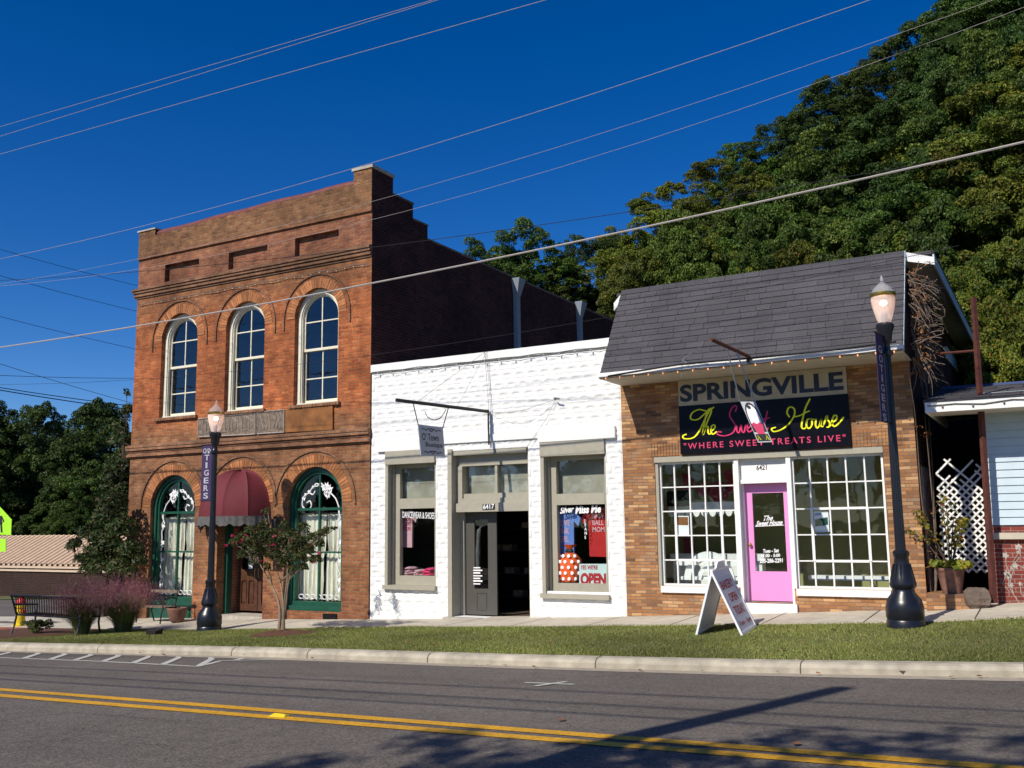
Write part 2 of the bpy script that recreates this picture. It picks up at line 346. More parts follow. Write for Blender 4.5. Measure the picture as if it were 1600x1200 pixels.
mat('stone_cap', (.42, .38, .32), .85, var=.25, bump=.4)
mat('white_block', (.80, .80, .78), .75, var=.04, scale=3, bump=.25, bscale=22, bdist=.012)
mat('white_paint', (.80, .80, .77), .55, var=.05, scale=12, bump=.15, bscale=50)
mat('cream_paint', (.74, .70, .55), .5, var=.07, scale=14, bump=.15)
mat('taupe_paint', (.37, .345, .27), .5, var=.07, scale=8, bump=.1)
mat('dark_taupe', (.08, .075, .065), .45, var=.06, scale=8, bump=.08)
mat('green_paint', (.012, .078, .048), .4, var=.2, scale=9, bump=.15)
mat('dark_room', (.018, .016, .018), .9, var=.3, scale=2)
mat('room_floor', (.10, .07, .045), .6, var=.3, scale=3)
mat('olive_room', (.30, .29, .12), .8, var=.1, scale=2)
mat('pink_dot', (.42, .05, .11), .7, var=.1)
mat('curtain', (.78, .74, .62), .9, var=.08, scale=9)
mat('grey_blind', (.50, .50, .46), .8, var=.2, scale=3, var2=.25, scale2=1.2)
mat('wood_door', (.085, .035, .018), .45, var=.4, scale=9, bump=.2, bscale=25)
mat('old_wood', (.22, .085, .02), .7, var=.55, scale=3.5, bump=.4, bscale=12)
mat('faded_board', (.20, .15, .11), .85, var=.55, scale=14, bump=.4, bscale=25)
mat('faded_paint', (.42, .38, .33), .9, var=.35, scale=20)
mat('burgundy', (.13, .017, .024), .75, var=.1, scale=8, bump=.25, bscale=120, var2=.15)
mat('grey_cloth', (.115, .11, .105), .9, var=.3, scale=14, bump=.3)
mat('black_iron', (.010, .011, .016), .32, var=.2, scale=8, bump=.06, bscale=30, spec=.5)
mat('dark_iron', (.02, .018, .017), .6, var=.3, bump=.2)
mat('rust', (.10, .03, .022), .75, var=.4, scale=12, bump=.4, bscale=40)
mat('brass', (.55, .38, .10), .35, metal=1, var=.1)
mat('banner_purple', (.045, .025, .085), .8, var=.1, scale=20)
mat('silver_print', (.42, .42, .46), .6, var=.15)
mat('shingle_tab', (.070, .067, .073), .95, var=.2, scale=30, island=.10, bump=.3, bscale=120, var2=.12, scale2=1.5)
mat('galv', (.32, .36, .40), .45, metal=.3, var=.1, scale=8)
def asphaltmat():
    m, N, L, p = newmat('asphalt'); p.inputs['Roughness'].default_value = .92; p.inputs['Specular IOR Level'].default_value = .25
    tc = N.new('ShaderNodeTexCoord')
    def noise(sc, lo, hi, vec=None, det=6, a=.3, b=.7):
        n = N.new('ShaderNodeTexNoise'); n.inputs['Scale'].default_value = sc; n.inputs['Detail'].default_value = det; L.new(vec or tc.outputs['Object'], n.inputs['Vector'])
        r = N.new('ShaderNodeMapRange'); r.inputs[1].default_value = a; r.inputs[2].default_value = b; r.inputs[3].default_value = lo; r.inputs[4].default_value = hi; L.new(n.outputs['Fac'], r.inputs[0]); return r.outputs[0], n
    mp = N.new('ShaderNodeMapping'); mp.inputs['Scale'].default_value = (.08, 1.1, 1); L.new(tc.outputs['Object'], mp.inputs['Vector'])
    vo = N.new('ShaderNodeTexVoronoi'); vo.inputs['Scale'].default_value = 75; L.new(tc.outputs['Object'], vo.inputs['Vector'])
    vs_ = N.new('ShaderNodeSeparateXYZ'); L.new(vo.outputs['Color'], vs_.inputs[0]); vr = N.new('ShaderNodeMapRange'); vr.inputs[3].default_value = .62; vr.inputs[4].default_value = 1.45; L.new(vs_.outputs[0], vr.inputs[0])
    # fine wandering cracks
    wn = N.new('ShaderNodeTexNoise'); wn.inputs['Scale'].default_value = 1.5; wn.inputs['Detail'].default_value = 5; L.new(tc.outputs['Object'], wn.inputs['Vector'])
    wm = N.new('ShaderNodeVectorMath'); wm.operation = 'SCALE'; wm.inputs['Scale'].default_value = .9; L.new(wn.outputs['Color'], wm.inputs[0]); wa = N.new('ShaderNodeVectorMath'); L.new(tc.outputs['Object'], wa.inputs[0]); L.new(wm.outputs[0], wa.inputs[1])
    ck = N.new('ShaderNodeTexVoronoi'); ck.feature = 'DISTANCE_TO_EDGE'; ck.inputs['Scale'].default_value = .55; L.new(wa.outputs[0], ck.inputs['Vector'])
    cr = N.new('ShaderNodeMapRange'); cr.inputs[1].default_value = 0; cr.inputs[2].default_value = .006; cr.inputs[3].default_value = .62; cr.inputs[4].default_value = 1; L.new(ck.outputs['Distance'], cr.inputs[0])
    fac = vr.outputs[0]
    for f_ in (noise(28, .85, 1.15)[0], noise(1.0, .86, 1.16, mp.outputs[0])[0], noise(.5, .9, 1.12)[0], noise(6, .92, 1.08)[0], cr.outputs[0], noise(2.3, .80, 1.0, mp.outputs[0], 8, .28, .36)[0]):
        q = N.new('ShaderNodeMath'); q.operation = 'MULTIPLY'; L.new(fac, q.inputs[0]); L.new(f_, q.inputs[1]); fac = q.outputs[0]
    v = N.new('ShaderNodeVectorMath'); v.operation = 'SCALE'; v.inputs[0].default_value = (.126, .110, .096); L.new(fac, v.inputs['Scale']); L.new(v.outputs[0], p.inputs['Base Color'])
    b = N.new('ShaderNodeBump'); b.inputs['Strength'].default_value = .6; b.inputs['Distance'].default_value = .006; L.new(vo.outputs['Distance'], b.inputs['Height']); L.new(b.outputs[0], p.inputs['Normal'])
asphaltmat()
mat('line_white', (.50, .49, .45), .75, var=.25, scale=35)
mat('line_yellow', (.58, .30, .015), .7, var=.30, scale=30, var2=.12, scale2=2)
mat('concrete', (.50, .45, .36), .85, var=.16, scale=5, bump=.25, bscale=60, var2=.1, scale2=1.2)
mat('kerb_concrete', (.39, .35, .27), .85, var=.3, scale=5, bump=.35, bscale=50, var2=.2, scale2=.9)
mat('gutter', (.36, .31, .24), .9, var=.2, scale=7, bump=.2)
mat('joint', (.07, .06, .045), .95)
mat('soil_grass', (.12, .13, .045), .95, var=.5, scale=9, bump=.6, bscale=70, bdist=.03, var2=.25, scale2=1.1)
mat('terrain', (.016, .028, .007), 1.0, spec=0, var=.4, scale=2, bump=.5, bscale=5, bdist=.2)
mat('mulch', (.12, .055, .03), .95, var=.5, scale=40, bump=1, bscale=60, bdist=.03)
mat('siding', (.50, .60, .66), .5, var=.06, scale=4, bump=.08)
mat('blue_trim', (.05, .08, .22), .5, var=.2)
mat('soffit', (.60, .54, .44), .7, var=.08)
mat('roof_metal_tan', (.66, .50, .35), .5, var=.08, scale=3)
mat('black_board', (.006, .006, .010), .25, var=.2, scale=3, spec=.12)
mat('sign_cream', (.56, .48, .33), .6, var=.12, scale=6)
mat('navy', (.022, .035, .07), .5, var=.12)
mat('neon_yellow', (.92, .90, .01), .5, var=.04)
mat('hot_pink', (.75, .03, .16), .5, var=.06)
mat('dull_pink', (.62, .04, .13), .6, var=.06)
mat('pink_door', (.80, .30, .62), .35, var=.03, scale=3)
mat('pure_white', (.85, .85, .85), .5, var=.02)
mat('sign_grey', (.50, .50, .53), .6, var=.06)
mat('board_face', (.74, .76, .80), .5, var=.03)
mat('plastic_grey', (.40, .42, .47), .45, var=.04)
mat('print_red', (.40, .012, .02), .5, var=.05)
mat('dark_ink', (.02, .02, .02), .6)
mat('tee_pink', (.62, .36, .40), .9, var=.12)
mat('tee_blue', (.12, .22, .55), .9, var=.12)
mat('tee_red', (.45, .02, .02), .9, var=.12)
mat('orange_cloth', (.72, .10, .015), .8, var=.08)
mat('pale_aqua', (.55, .68, .66), .6, var=.05)
mat('lime', (.14, .36, .04), .7, var=.1)
mat('cable', (.16, .15, .14), .6, var=.1)
mat('cable_bright', (.40, .36, .33), .5, var=.1)
mat('cable_black', (.012, .012, .014), .6)
mat('bark', (.09, .065, .045), .95, var=.35, scale=6, bump=.8, bscale=14, bdist=.04)
mat('pale_bark', (.27, .20, .135), .8, var=.3, scale=9, bump=.3)
mat('dry_twig', (.20, .15, .115), .9, var=.3, scale=9)
mat('sign_lime', (.40, .85, .03), .5, var=.03)
mat('hydrant_yellow', (.75, .55, .02), .4, var=.05)
mat('hydrant_red', (.55, .02, .02), .4, var=.05)
mat('terracotta', (.20, .10, .07), .85, var=.35, scale=12, bump=.6, bscale=20)
mat('rubble', (.16, .12, .095), .95, var=.4, scale=5, bump=1, bscale=9, bdist=.05)
mat('mural', (.30, .25, .24), .8, var=.6, scale=5)
glassmat('glass', .09); glassmat('clear_glass', .04)
glassmat('dusty_glass', .08, (.74, .75, .70))
leafmat('leaf_oak', [(0, (.024, .052, .008)), (.35, (.055, .103, .014)), (.75, (.092, .152, .019)), (1, (.16, .20, .028))])
leafmat('leaf_dark', [(0, (.019, .043, .009)), (.5, (.042, .084, .014)), (1, (.092, .14, .02))])
leafmat('leaf_gold', [(0, (.042, .068, .009)), (.5, (.10, .142, .015)), (.92, (.16, .185, .02)), (1, (.28, .16, .02))])
leafmat('leaf_myrtle', [(0, (.02, .042, .010)), (.6, (.05, .09, .02)), (.85, (.10, .12, .03)), (1, (.20, .10, .035))])
leafmat('leaf_vine', [(0, (.02, .045, .012)), (.6, (.05, .09, .02)), (.85, (.10, .12, .04)), (1, (.22, .13, .09))])
leafmat('leaf_bright', [(0, (.05, .09, .012)), (.5, (.18, .2, .02)), (.8, (.32, .30, .03)), (1, (.35, .10, .02))])
leafmat('leaf_dead', [(0, (.07, .03, .015)), (.6, (.17, .07, .025)), (1, (.33, .14, .04))], trans=0)
leafmat('bloom', [(0, (.35, .01, .05)), (1, (.6, .03, .12))], trans=0)
leafmat('muhly_green', [(0, (.05, .085, .025)), (1, (.16, .20, .07))], trans=.2)
leafmat('muhly_pink', [(0, (.15, .055, .07)), (1, (.38, .16, .18))], trans=.4)
leafmat('grass_blade', [(0, (.09, .12, .020)), (.6, (.20, .225, .045)), (.82, (.24, .24, .08)), (1, (.38, .32, .16))], trans=.2)
m, N, L, p = newmat('lamp_glow'); p.inputs['Emission Color'].default_value = (1, .62, .38, 1); p.inputs['Emission Strength'].default_value = 9
m, N, L, p = newmat('frosted'); p.inputs['Base Color'].default_value = (.85, .78, .74, 1); p.inputs['Roughness'].default_value = .25
t = N.new('ShaderNodeBsdfTransparent'); mx = N.new('ShaderNodeMixShader'); mx.inputs[0].default_value = .5; L.new(t.outputs[0], mx.inputs[1]); L.new(p.outputs[0], mx.inputs[2]); L.new(mx.outputs[0], N['Material Output'].inputs[0])
p.inputs['Emission Color'].default_value = (1, .55, .38, 1); p.inputs['Emission Strength'].default_value = .22
m, N, L, p = newmat('dome_glass'); p.inputs['Base Color'].default_value = (.8, .8, .8, 1); p.inputs['Roughness'].default_value = .12
t = N.new('ShaderNodeBsdfTransparent'); mx = N.new('ShaderNodeMixShader'); mx.inputs[0].default_value = .28; L.new(t.outputs[0], mx.inputs[1]); L.new(p.outputs[0], mx.inputs[2]); L.new(mx.outputs[0], N['Material Output'].inputs[0])
m, N, L, p = newmat('bulb_glow'); p.inputs['Base Color'].default_value = (.6, .25, .1, 1); p.inputs['Emission Color'].default_value = (1, .35, .12, 1); p.inputs['Emission Strength'].default_value = .9

# ================================================================== GROUND
def strip(name, mname, xs, rows, kind='structure', dz=0.0):
    """sheet whose cross rows are functions x -> (y, z)"""
    mb = MB(); n = len(rows)
    for x in xs:
        for f in rows: y, z = f(x); mb.v.append((x, y, z+dz))
    for i in range(len(xs)-1):
        for j in range(n-1): a = i*n+j; mb.f.append((a, a+n, a+n+1, a+1))
    o = mb.build(name, mname); o['kind'] = kind; return o
def at(y, dz=0.0): return lambda x: (y, T(x, y)+dz)
xs = [-120+4*i for i in range(20)]+[-40+.5*i for i in range(121)]+[24, 32, 40]
# one terrain sheet to the horizon
mb = MB(); gx = [-1200, -600, -300, -200, -150]+[-120+3*i for i in range(54)]+[60, 90, 150, 300, 600, 1200]
gy = [-1200, -500, -200, -80, -30, -8, 0, 2.7, 7.4, 12, 15.4, 17]+[19+3*i for i in range(34)]+[140, 200, 400, 900, 1500]
for x in gx:
    for y in gy:
        xx = min(40, max(-120, x)); z = T(xx, min(118, max(0, y)))
        mb.v.append((x, y, z-(.35 if 1 < y < 18 and -40 < x < 30 else .06)))
for i in range(len(gx)-1):
    for j in range(len(gy)-1): a = i*len(gy)+j; mb.f.append((a, a+len(gy), a+len(gy)+1, a+1))
o = mb.build('ground', 'terrain', smooth=True); o['kind'] = 'structure'
strip('road', 'asphalt', xs, [at(2.8), at(5), at(7.4), at(9.7), at(11.72, .0)])
strip('road_gutter', 'gutter', xs, [lambda x: (11.68, T(x, 11.68)+.004), lambda x: (12.0, zk(x)+.004)])
strip('near_pavement', 'concrete', xs, [lambda x: (2.8, T(x, 2.8)), lambda x: (2.8, T(x, 2.79)+.14), lambda x: (-3, T(x, 2)+.16)])
kb = strip('kerb', 'kerb_concrete', xs, [lambda x: (12.0, zk(x)-.02), lambda x: (12.0, zk(x)+.07), lambda x: (12.03, zk(x)+.112), lambda x: (12.08, zk(x)+.132), lambda x: (12.22, zk(x)+.137), lambda x: (12.22, zk(x)+.05)])
mb = MB()
for px, py in ((153, 1005), (362, 1012), (480, 1017), (668, 1022), (930, 1030), (1250, 1035), (-80, 1003), (1600, 1040)):
    x = P(px, py, 12.0).x+.0
    mb.add([(x+a_, y_, zk(x)+z_) for a_ in (-.006, .006) for y_, z_ in ((11.996, -.01), (11.996, .072), (12.028, .116), (12.078, .136), (12.22, .141))], [(i, i+1, i+6, i+5) for i in range(4)])
o = mb.build('kerb_joints', 'joint'); o['kind'] = 'structure'
strip('grass_verge', 'soil_grass', [x for x in xs if x > -22], [at(12.22, -.01), at(13.2), at(14.3), at(15.42, -.005)])
strip('planting_bed', 'mulch', [-22.5+.5*i for i in range(8)], [at(12.25, .006), at(13.2, .016), at(14.3, .012), at(15.38, .004)])
strip('brick_pad', 'paver', [-40+.5*i for i in range(36)], [at(12.22, .0), at(13.2, .01), at(14.3, .01), at(15.45, .0)])
strip('sidewalk', 'concrete', [x for x in xs if x > -30], [lambda x: (15.4, zg(x)-.05), lambda x: (15.4, zg(x)+.012), lambda x: (17.35, T(x, 17)+.012)])
mb = MB(); x = -24.0
while x < 12:
    mb.quad((x, 15.4, zg(x)+.016), (x+.014, 15.4, zg(x)+.016), (x+.014, 17, zb(x)+.016), (x, 17, zb(x)+.016)); x += 1.52
o = mb.build('sidewalk_joints', 'joint'); o['kind'] = 'structure'
# side street and the strip of lawn beyond it, left of the brick building
def area(name, mname, x0, x1, y0, y1, dz, nx=10, ny=14):
    mb = MB()
    for i in range(nx+1):
        for j in range(ny+1):
            x = x0+(x1-x0)*i/nx; y = y0+(y1-y0)*j/ny; mb.v.append((x, y, T(x, y)+dz))
    for i in range(nx):
        for j in range(ny): a = i*(ny+1)+j; mb.f.append((a, a+ny+1, a+ny+2, a+1))
    o = mb.build(name, mname); o['kind'] = 'structure'; return o
area('side_street', 'asphalt', -60, -22.6, 16.0, 25.5, .01, 20, 6)
area('lawn', 'soil_grass', -75, -22.6, 25.9, 34.5, .01, 20, 6)
# painted markings
def strip_line(name, mname, pts, w, z=.006, n=60):
    """painted line along a polyline on the road"""
    mb = MB(); ps = []
    for (x0, y0), (x1, y1) in zip(pts, pts[1:]):
        k = max(2, int(abs(x1-x0)+abs(y1-y0))*2)
        ps += [(x0+(x1-x0)*i/k, y0+(y1-y0)*i/k) for i in range(k)]
    ps.append(pts[-1]); vs = []
    for i, q in enumerate(ps):
        a, b = ps[max(0, i-1)], ps[min(len(ps)-1, i+1)]; d = Vector((b[0]-a[0], b[1]-a[1])).normalized(); nrm = (-d.y*w/2, d.x*w/2)
        for s_ in (1, -1): xx = q[0]+nrm[0]*s_; yy = min(11.66, q[1]+nrm[1]*s_); vs.append((xx, yy, T(xx, yy)+z))
    mb.add(vs, [(2*i, 2*i+1, 2*i+3, 2*i+2) for i in range(len(ps)-1)])
    return mb
def GG(px, py): q = G(px, py); return (q.x, q.y)
ya = [GG(*q) for q in ((0, 1075), (400, 1112.5), (800, 1146.5), (1200, 1171), (1598, 1195))]
yb = [GG(*q) for q in ((0, 1084), (400, 1123), (800, 1157.5), (1200, 1183), (1598, 1208))]
def ext(l): a, b = l[0], l[1]; c, d = l[-2], l[-1]; return [(a[0]-60, a[1]-60*(b[1]-a[1])/(b[0]-a[0]))]+l+[(d[0]+25, d[1]+25*(d[1]-c[1])/(d[0]-c[0]))]
def tidy(l):  # smooth the line: least squares straight fit
    x, y = np.array(l).T; k, c = np.polyfit(x, y, 1); return [(float(q), float(k*q+c)) for q in x]
for l in (ya, yb):
    o = strip_line('l', '', ext(tidy(l)), .135).build('road_marking', 'line_yellow'); o['kind'] = 'structure'
mb = MB()
h1 = [GG(0, 1021), GG(310, 1040)]
for l in ([GG(-60, 1026), GG(0, 1028), GG(160, 1034), GG(310, 1042), GG(345, 1033), GG(470, 1029.5)],): mb.add(*(lambda q: (q.v, q.f))(strip_line('', '', l, .09)))
for a, b in (((-15, 1027), (20, 1019)), ((38, 1029), (66, 1020)), ((78, 1031), (108, 1021)), ((117, 1032), (150, 1022)), ((161, 1034), (193, 1023)), ((207, 1037), (237, 1025)), ((254, 1039), (285, 1026)), ((310, 1042), (337, 1027)), ((368, 1032), (387, 1028))):
    mb.add(*(lambda q: (q.v, q.f))(strip_line('', '', [GG(*a), GG(*b)], .11, z=.009)))
o = mb.build('road_marking', 'line_white'); o['kind'] = 'structure'
mb = MB()
for a, b in (((820, 1067), (897, 1070)), ((836, 1073), (885, 1066))): mb.add(*(lambda q: (q.v, q.f))(strip_line('', '', [GG(*a), GG(*b)], .075, z=.006 if a[0] == 820 else .009)))
o = mb.build('road_marking', 'line_white'); o['kind'] = 'structure'
q = G(437, 1120)
one('road_reflector', MB().slab([(q.x-.1, q.y-.05, q.z+.004), (q.x+.1, q.y-.05, q.z+.004), (q.x+.07, q.y, q.z+.03), (q.x-.07, q.y, q.z+.03)], (0, .06, -.012)), 'hydrant_yellow', 'small yellow raised reflector between the double yellow lines', 'road reflector', (q.x, q.y, q.z))
# grass blades on the verge
def blades(name, n, x0, x1, y0, y1, h, w, mname, seed, skip=None):
    rg = np.random.default_rng(seed); x = rg.uniform(x0, x1, n); y = rg.uniform(y0, y1, n)
    if skip is not None: k = skip(x, y); x, y = x[k], y[k]; n = len(x)
    tx = np.linspace(x0, x1, 300); zt = np.array([[T(a, 12.22) for a in tx], [T(a, 13.8) for a in tx], [T(a, 15.4) for a in tx]])
    z12, z15 = np.interp(x, tx, zt[0]), np.interp(x, tx, zt[2]); z = z12+(z15-z12)*(y-12.2)/3.2
    a = rg.uniform(0, np.pi, n); hh = h*rg.uniform(.4, 1.2, n)*(1+.35*np.sin(x*2.1+y)*np.sin(y*3.3-x)); lx, ly = rg.normal(0, .5, n)*hh, rg.normal(0, .5, n)*hh
    v = np.empty((n, 3, 3)); dx, dy = np.cos(a)*w, np.sin(a)*w
    v[:, 0] = np.stack([x-dx, y-dy, z-.005], 1); v[:, 1] = np.stack([x+dx, y+dy, z-.005], 1); v[:, 2] = np.stack([x+lx, y+ly, z+hh], 1)
    return tri_mesh(name, v, mname)
def tri_mesh(name, v, mname, k=3):
    me = bpy.data.meshes.new(name); n = v.shape[0]
    me.vertices.add(n*k); me.vertices.foreach_set('co', v.reshape(-1).astype(np.float32))
    me.loops.add(n*k); me.loops.foreach_set('vertex_index', np.arange(n*k, dtype=np.int32))
    me.polygons.add(n); me.polygons.foreach_set('loop_start', np.arange(0, n*k, k, dtype=np.int32)); me.polygons.foreach_set('loop_total', np.full(n, k, dtype=np.int32))
    me.update(); me.validate(); me.materials.append(MATS[mname] if isinstance(mname, str) else mname); return me
MY = G(435, 991)
me = blades('grass', 230000, -19.5, 2.5, 12.24, 15.46, .027, .005, 'grass_blade', 3, skip=lambda x, y: ((x-MY.x)/.75)**2+((y-MY.y)/.55)**2 > 1)
o = bpy.data.objects.new('grass', me); COL.objects.link(o); tag(o, 'short green lawn grass growing on the verge', 'grass', kind='stuff')

# ================================================================== FOLIAGE GENERATORS
def leaf_cloud(rg, centers, radii, n, size, flat=.8, up=.25, asp=.55, k=4):
    """n leaf shaped faces spread over the shells of many small clumps"""
    c = np.array(centers); r = np.array(radii); idx = rg.choice(len(c), n, p=(r**2)/(r**2).sum())
    d = rg.normal(size=(n, 3)); d /= np.linalg.norm(d, axis=1)[:, None]; d[:, 2] = np.where(d[:, 2] < -.35, -d[:, 2], d[:, 2])
    rr = r[idx]*rg.uniform(.55, 1.1, n)**.6
    p = c[idx]+d*rr[:, None]*np.array([1, 1, flat])
    nrm = d+rg.normal(size=(n, 3))*.75; nrm[:, 2] += up; nrm /= np.linalg.norm(nrm, axis=1)[:, None]
    t = np.cross(nrm, rg.normal(size=(n, 3))); t /= np.linalg.norm(t, axis=1)[:, None]; b = np.cross(nrm, t)
    s = size*rg.uniform(.6, 1.35, n)[:, None]
    v = np.stack([p-t*s, p-b*s*asp+t*s*.1, p+t*s, p+b*s*asp+t*s*.1], 1)
    return v
def crown(seed, mname, n=9000, rx=1.0, rz=1.0, nb=15, size=.17, open_=0.25, R0=4.0, low=-.6):
    """billowing lobes, each covered with small leaf clumps; gaps between the lobes stay open"""
    rg = np.random.default_rng(seed); lobes = []; tries = 0
    while len(lobes) < nb and tries < 4000:
        tries += 1; q = rg.uniform(-1, 1, 3); rr = np.linalg.norm(q)
        if rr > 1 or rr < .35 or q[2] < low: continue
        q = q/rr*rg.uniform(.52, .80)*np.array([rx, rx, rz])*R0; r = R0*rg.uniform(.20, .40)
        if any(np.linalg.norm(q-a) < (r+b)*.62 for a, b in lobes): continue
        lobes.append((q, r))
    cs = []; rs = []
    for q, r in lobes:
        for _ in range(int(9+26*(r/R0)*2)):
            d = rg.normal(size=3); d /= np.linalg.norm(d)
            if d[2] < -.45: d[2] *= -.6
            cs.append(q+d*r*rg.uniform(.6, 1.08)*np.array([1, 1, .85])); rs.append(R0*rg.uniform(.045, .12)*(1-open_*.3))
    for _ in range(14):   # stray sprays that break the outline
        d = rg.normal(size=3); d /= np.linalg.norm(d); d[2] = abs(d[2])*.9; k_ = int(rg.integers(len(lobes))); cs.append(lobes[k_][0]+d*lobes[k_][1]*rg.uniform(1.05, 1.28)); rs.append(R0*rg.uniform(.04, .07))
    v = leaf_cloud(rg, cs, rs, n, size)
    return tri_mesh('crown', v, mname, 4), [a for a, b in lobes]*2
def limbs(cs, trunk_h, seed, R0=4.0, r=.22, lean=0.0, mname='bark'):
    rg = random.Random(seed); mb = MB(); top = Vector((lean, 0, trunk_h)); prev = Vector((0, 0, -.3))
    mb.tube([(0, 0, -.4), (lean*.2+.05, .03, trunk_h*.35), (lean*.6-.04, 0, trunk_h*.7), top, top+Vector((0, 0, R0*.5))], [r*1.5, r*1.1, r*.9, r*.75, r*.25], 8)
    for c in rg.sample(list(map(tuple, cs)), min(13, len(cs))):
        c = Vector((c[0], c[1], c[2]*.3))+Vector((0, 0, trunk_h+R0*.5)); a = top*.8 if rg.random() < .5 else top+Vector((0, 0, R0*.2))
        mid = a.lerp(c, .5)+Vector((rg.uniform(-.3, .3), rg.uniform(-.3, .3), rg.uniform(-.1, .5)))
        mb.tube([a, mid, c], [r*.5, r*.3, r*.08], 5)
    return mb
PROTO = []
for i, (mn, rx, rz, sz, op) in enumerate((('leaf_oak', 1.0, 1.0, .20, .2), ('leaf_dark', .9, 1.15, .17, .3), ('leaf_oak', 1.05, .9, .18, .5), ('leaf_gold', 1.0, 1.0, .19, .3), ('leaf_dark', 1.0, 1.05, .2, .2), ('leaf_gold', .85, 1.2, .17, .5), ('leaf_oak', .9, 1.25, .19, .3))):
    me, cs = crown(20+i, mn, 120000, rx, rz, (20, 17, 13, 18, 22, 14, 16)[i], sz*.255, op)
    lm = limbs(cs, 5.0, i); tm = bpy.data.meshes.new('trunk'); tm.from_pydata(lm.v, [], lm.f); tm.materials.append(MATS['bark']); PROTO.append((me, tm))
me, cs = crown(77, 'leaf_oak', 6200, 1, .9, 9, .10, .5); lm = limbs(cs, 5.0, 9, r=.12); tm = bpy.data.meshes.new('trunk'); tm.from_pydata(lm.v, [], lm.f); tm.materials.append(MATS['bark']); PROTO.append((me, tm))
def tree(x, y, ztop, rad, kind, label, group=None, base=None, squash=1.0, name='tree'):
    zb_ = T(x, y) if base is None else base; me, tm = PROTO[kind]; s = rad/4.0
    top_local = 5.0+4*.55+4.0  # crown centre at 7.2, reaches about 11
    t = thing(name, label, 'tree', (x, y, 0), group)
    ch = ztop-rad*squash*1.05; # crown centre height
    c = bpy.data.objects.new('crown', me); COL.objects.link(c); c.parent = t; c.location = (0, 0, ch); c.scale = (s, s, s*squash); c.rotation_euler = (0, 0, random.uniform(0, 6.28))
    k = bpy.data.objects.new('trunk', tm); COL.objects.link(k); k.parent = t
    h = ch-zb_; k.location = (0, 0, zb_); k.scale = (s*.9, s*.9, max(.2, h/7.2)); k.rotation_euler = c.rotation_euler
    return t
def tree_px(px, py, Y, rad, kind, label, group=None, squash=1.0, name='tree'):
    q = P(px, py, Y); return tree(q.x, Y, q.z, rad, kind, label, group, squash=squash, name=name)
# --- the wooded hill on the right: skyline row from left to right, then the rows below it
SKY = [(793, 352, 46, 4.5, 0, 'round topped oak at the left end of the hill, behind the dark brick wall'),
       (868, 370, 49, 3.8, 2, 'loose crowned tree behind the dark side wall, right of the round topped oak'),
       (923, 358, 50, 4.0, 1, 'thin feathery pine rising over the lower end of the brick wall'),
       (973, 370, 53, 3.8, 5, 'slim open tree in the gap between the pine and the big yellow-green tree'),
       (1040, 292, 47, 4.1, 3, 'big yellow-green tree where the hill skyline starts to climb'),
       (1110, 236, 51, 3.8, 3, 'yellow-green tree on the skyline above the middle of the shingled roof'),
       (1165, 228, 55, 3.3, 0, 'mid green tree on the skyline right of the second yellow-green tree'),
       (1222, 178, 55, 3.6, 1, 'dark tree with a ragged top on the skyline above the first thin wire crossing'),
       (1300, 128, 55, 3.8, 4, 'dark tree stepping up the skyline halfway up the hill'),
       (1345, 96, 59, 3.5, 1, 'dark narrow tree filling the notch in the upper skyline'),
       (1405, 66, 54, 3.6, 4, 'dark pointed tree left of the tallest tree on the hill'),
       (1535, -34, 53, 5.0, 4, 'tallest dark tree on the hill, cut by the top of the picture'),
       (1625, -60, 61, 5.4, 1, 'dark tree behind the tallest one at the top right corner')]
for px, py, Y, rad, k, lb in SKY: tree_px(px, py, Y, rad, k, lb, 'trees on the hill skyline')
ORD = ['first', 'second', 'third', 'fourth', 'fifth', 'sixth', 'seventh', 'eighth', 'ninth', 'tenth', 'eleventh']
ROWS = [('top right corner of the hill', [(1480, 45, 50, 3.4, 4), (1530, 60, 48, 3.6, 0), (1585, 50, 49, 3.8, 4), (1560, -10, 54, 3.6, 1), (1500, 100, 47, 3.4, 4)]),
        ('upper row just under the skyline', [(1180, 292, 49.0, 4.6, 0), (1250, 246, 50.0, 4.8, 4), (1330, 196, 50.0, 5.1, 0), (1400, 168, 49.0, 4.8, 4), (1470, 150, 49.0, 5.1, 0), (1545, 110, 47.0, 5.8, 3), (1620, 90, 49.0, 6.0, 5)]),
        ('middle row of the hill', [(1075, 335, 42.5, 4.1, 0), (1140, 320, 44.5, 4.4, 2), (1205, 300, 45.5, 4.4, 0), (1270, 284, 45.5, 4.6, 4), (1335, 262, 44.5, 4.6, 2), (1400, 250, 44.5, 4.6, 4), (1465, 232, 43.5, 4.8, 0), (1535, 205, 42.5, 4.8, 3), (1605, 190, 42.5, 5.1, 5)]),
        ('lower hill row over the shingled roof', [(1000, 372, 42.0, 3.2, 3), (1060, 365, 41.0, 3.2, 0), (1120, 356, 42.0, 3.2, 3), (1185, 350, 42.0, 3.4, 0), (1250, 345, 42.0, 3.4, 3), (1320, 332, 41.5, 3.4, 4), (1385, 322, 41.0, 3.4, 0), (1455, 312, 40.0, 3.7, 4), (1520, 300, 39.5, 3.7, 3), (1600, 300, 39.5, 3.9, 5)])]
for nm, row in ROWS:
    for i, (px, py, Y, rad, k) in enumerate(row):
        q = P(px, py, Y); zb_ = T(q.x, Y); sq = 1.0 if q.z-zb_ < rad*2.6 else min(1.5, (q.z-zb_)/(rad*2.2))
        tree_px(px, py, Y, rad, k, f'{ORD[i]} tree from the left in the {nm}', 'trees covering the hillside', squash=sq)
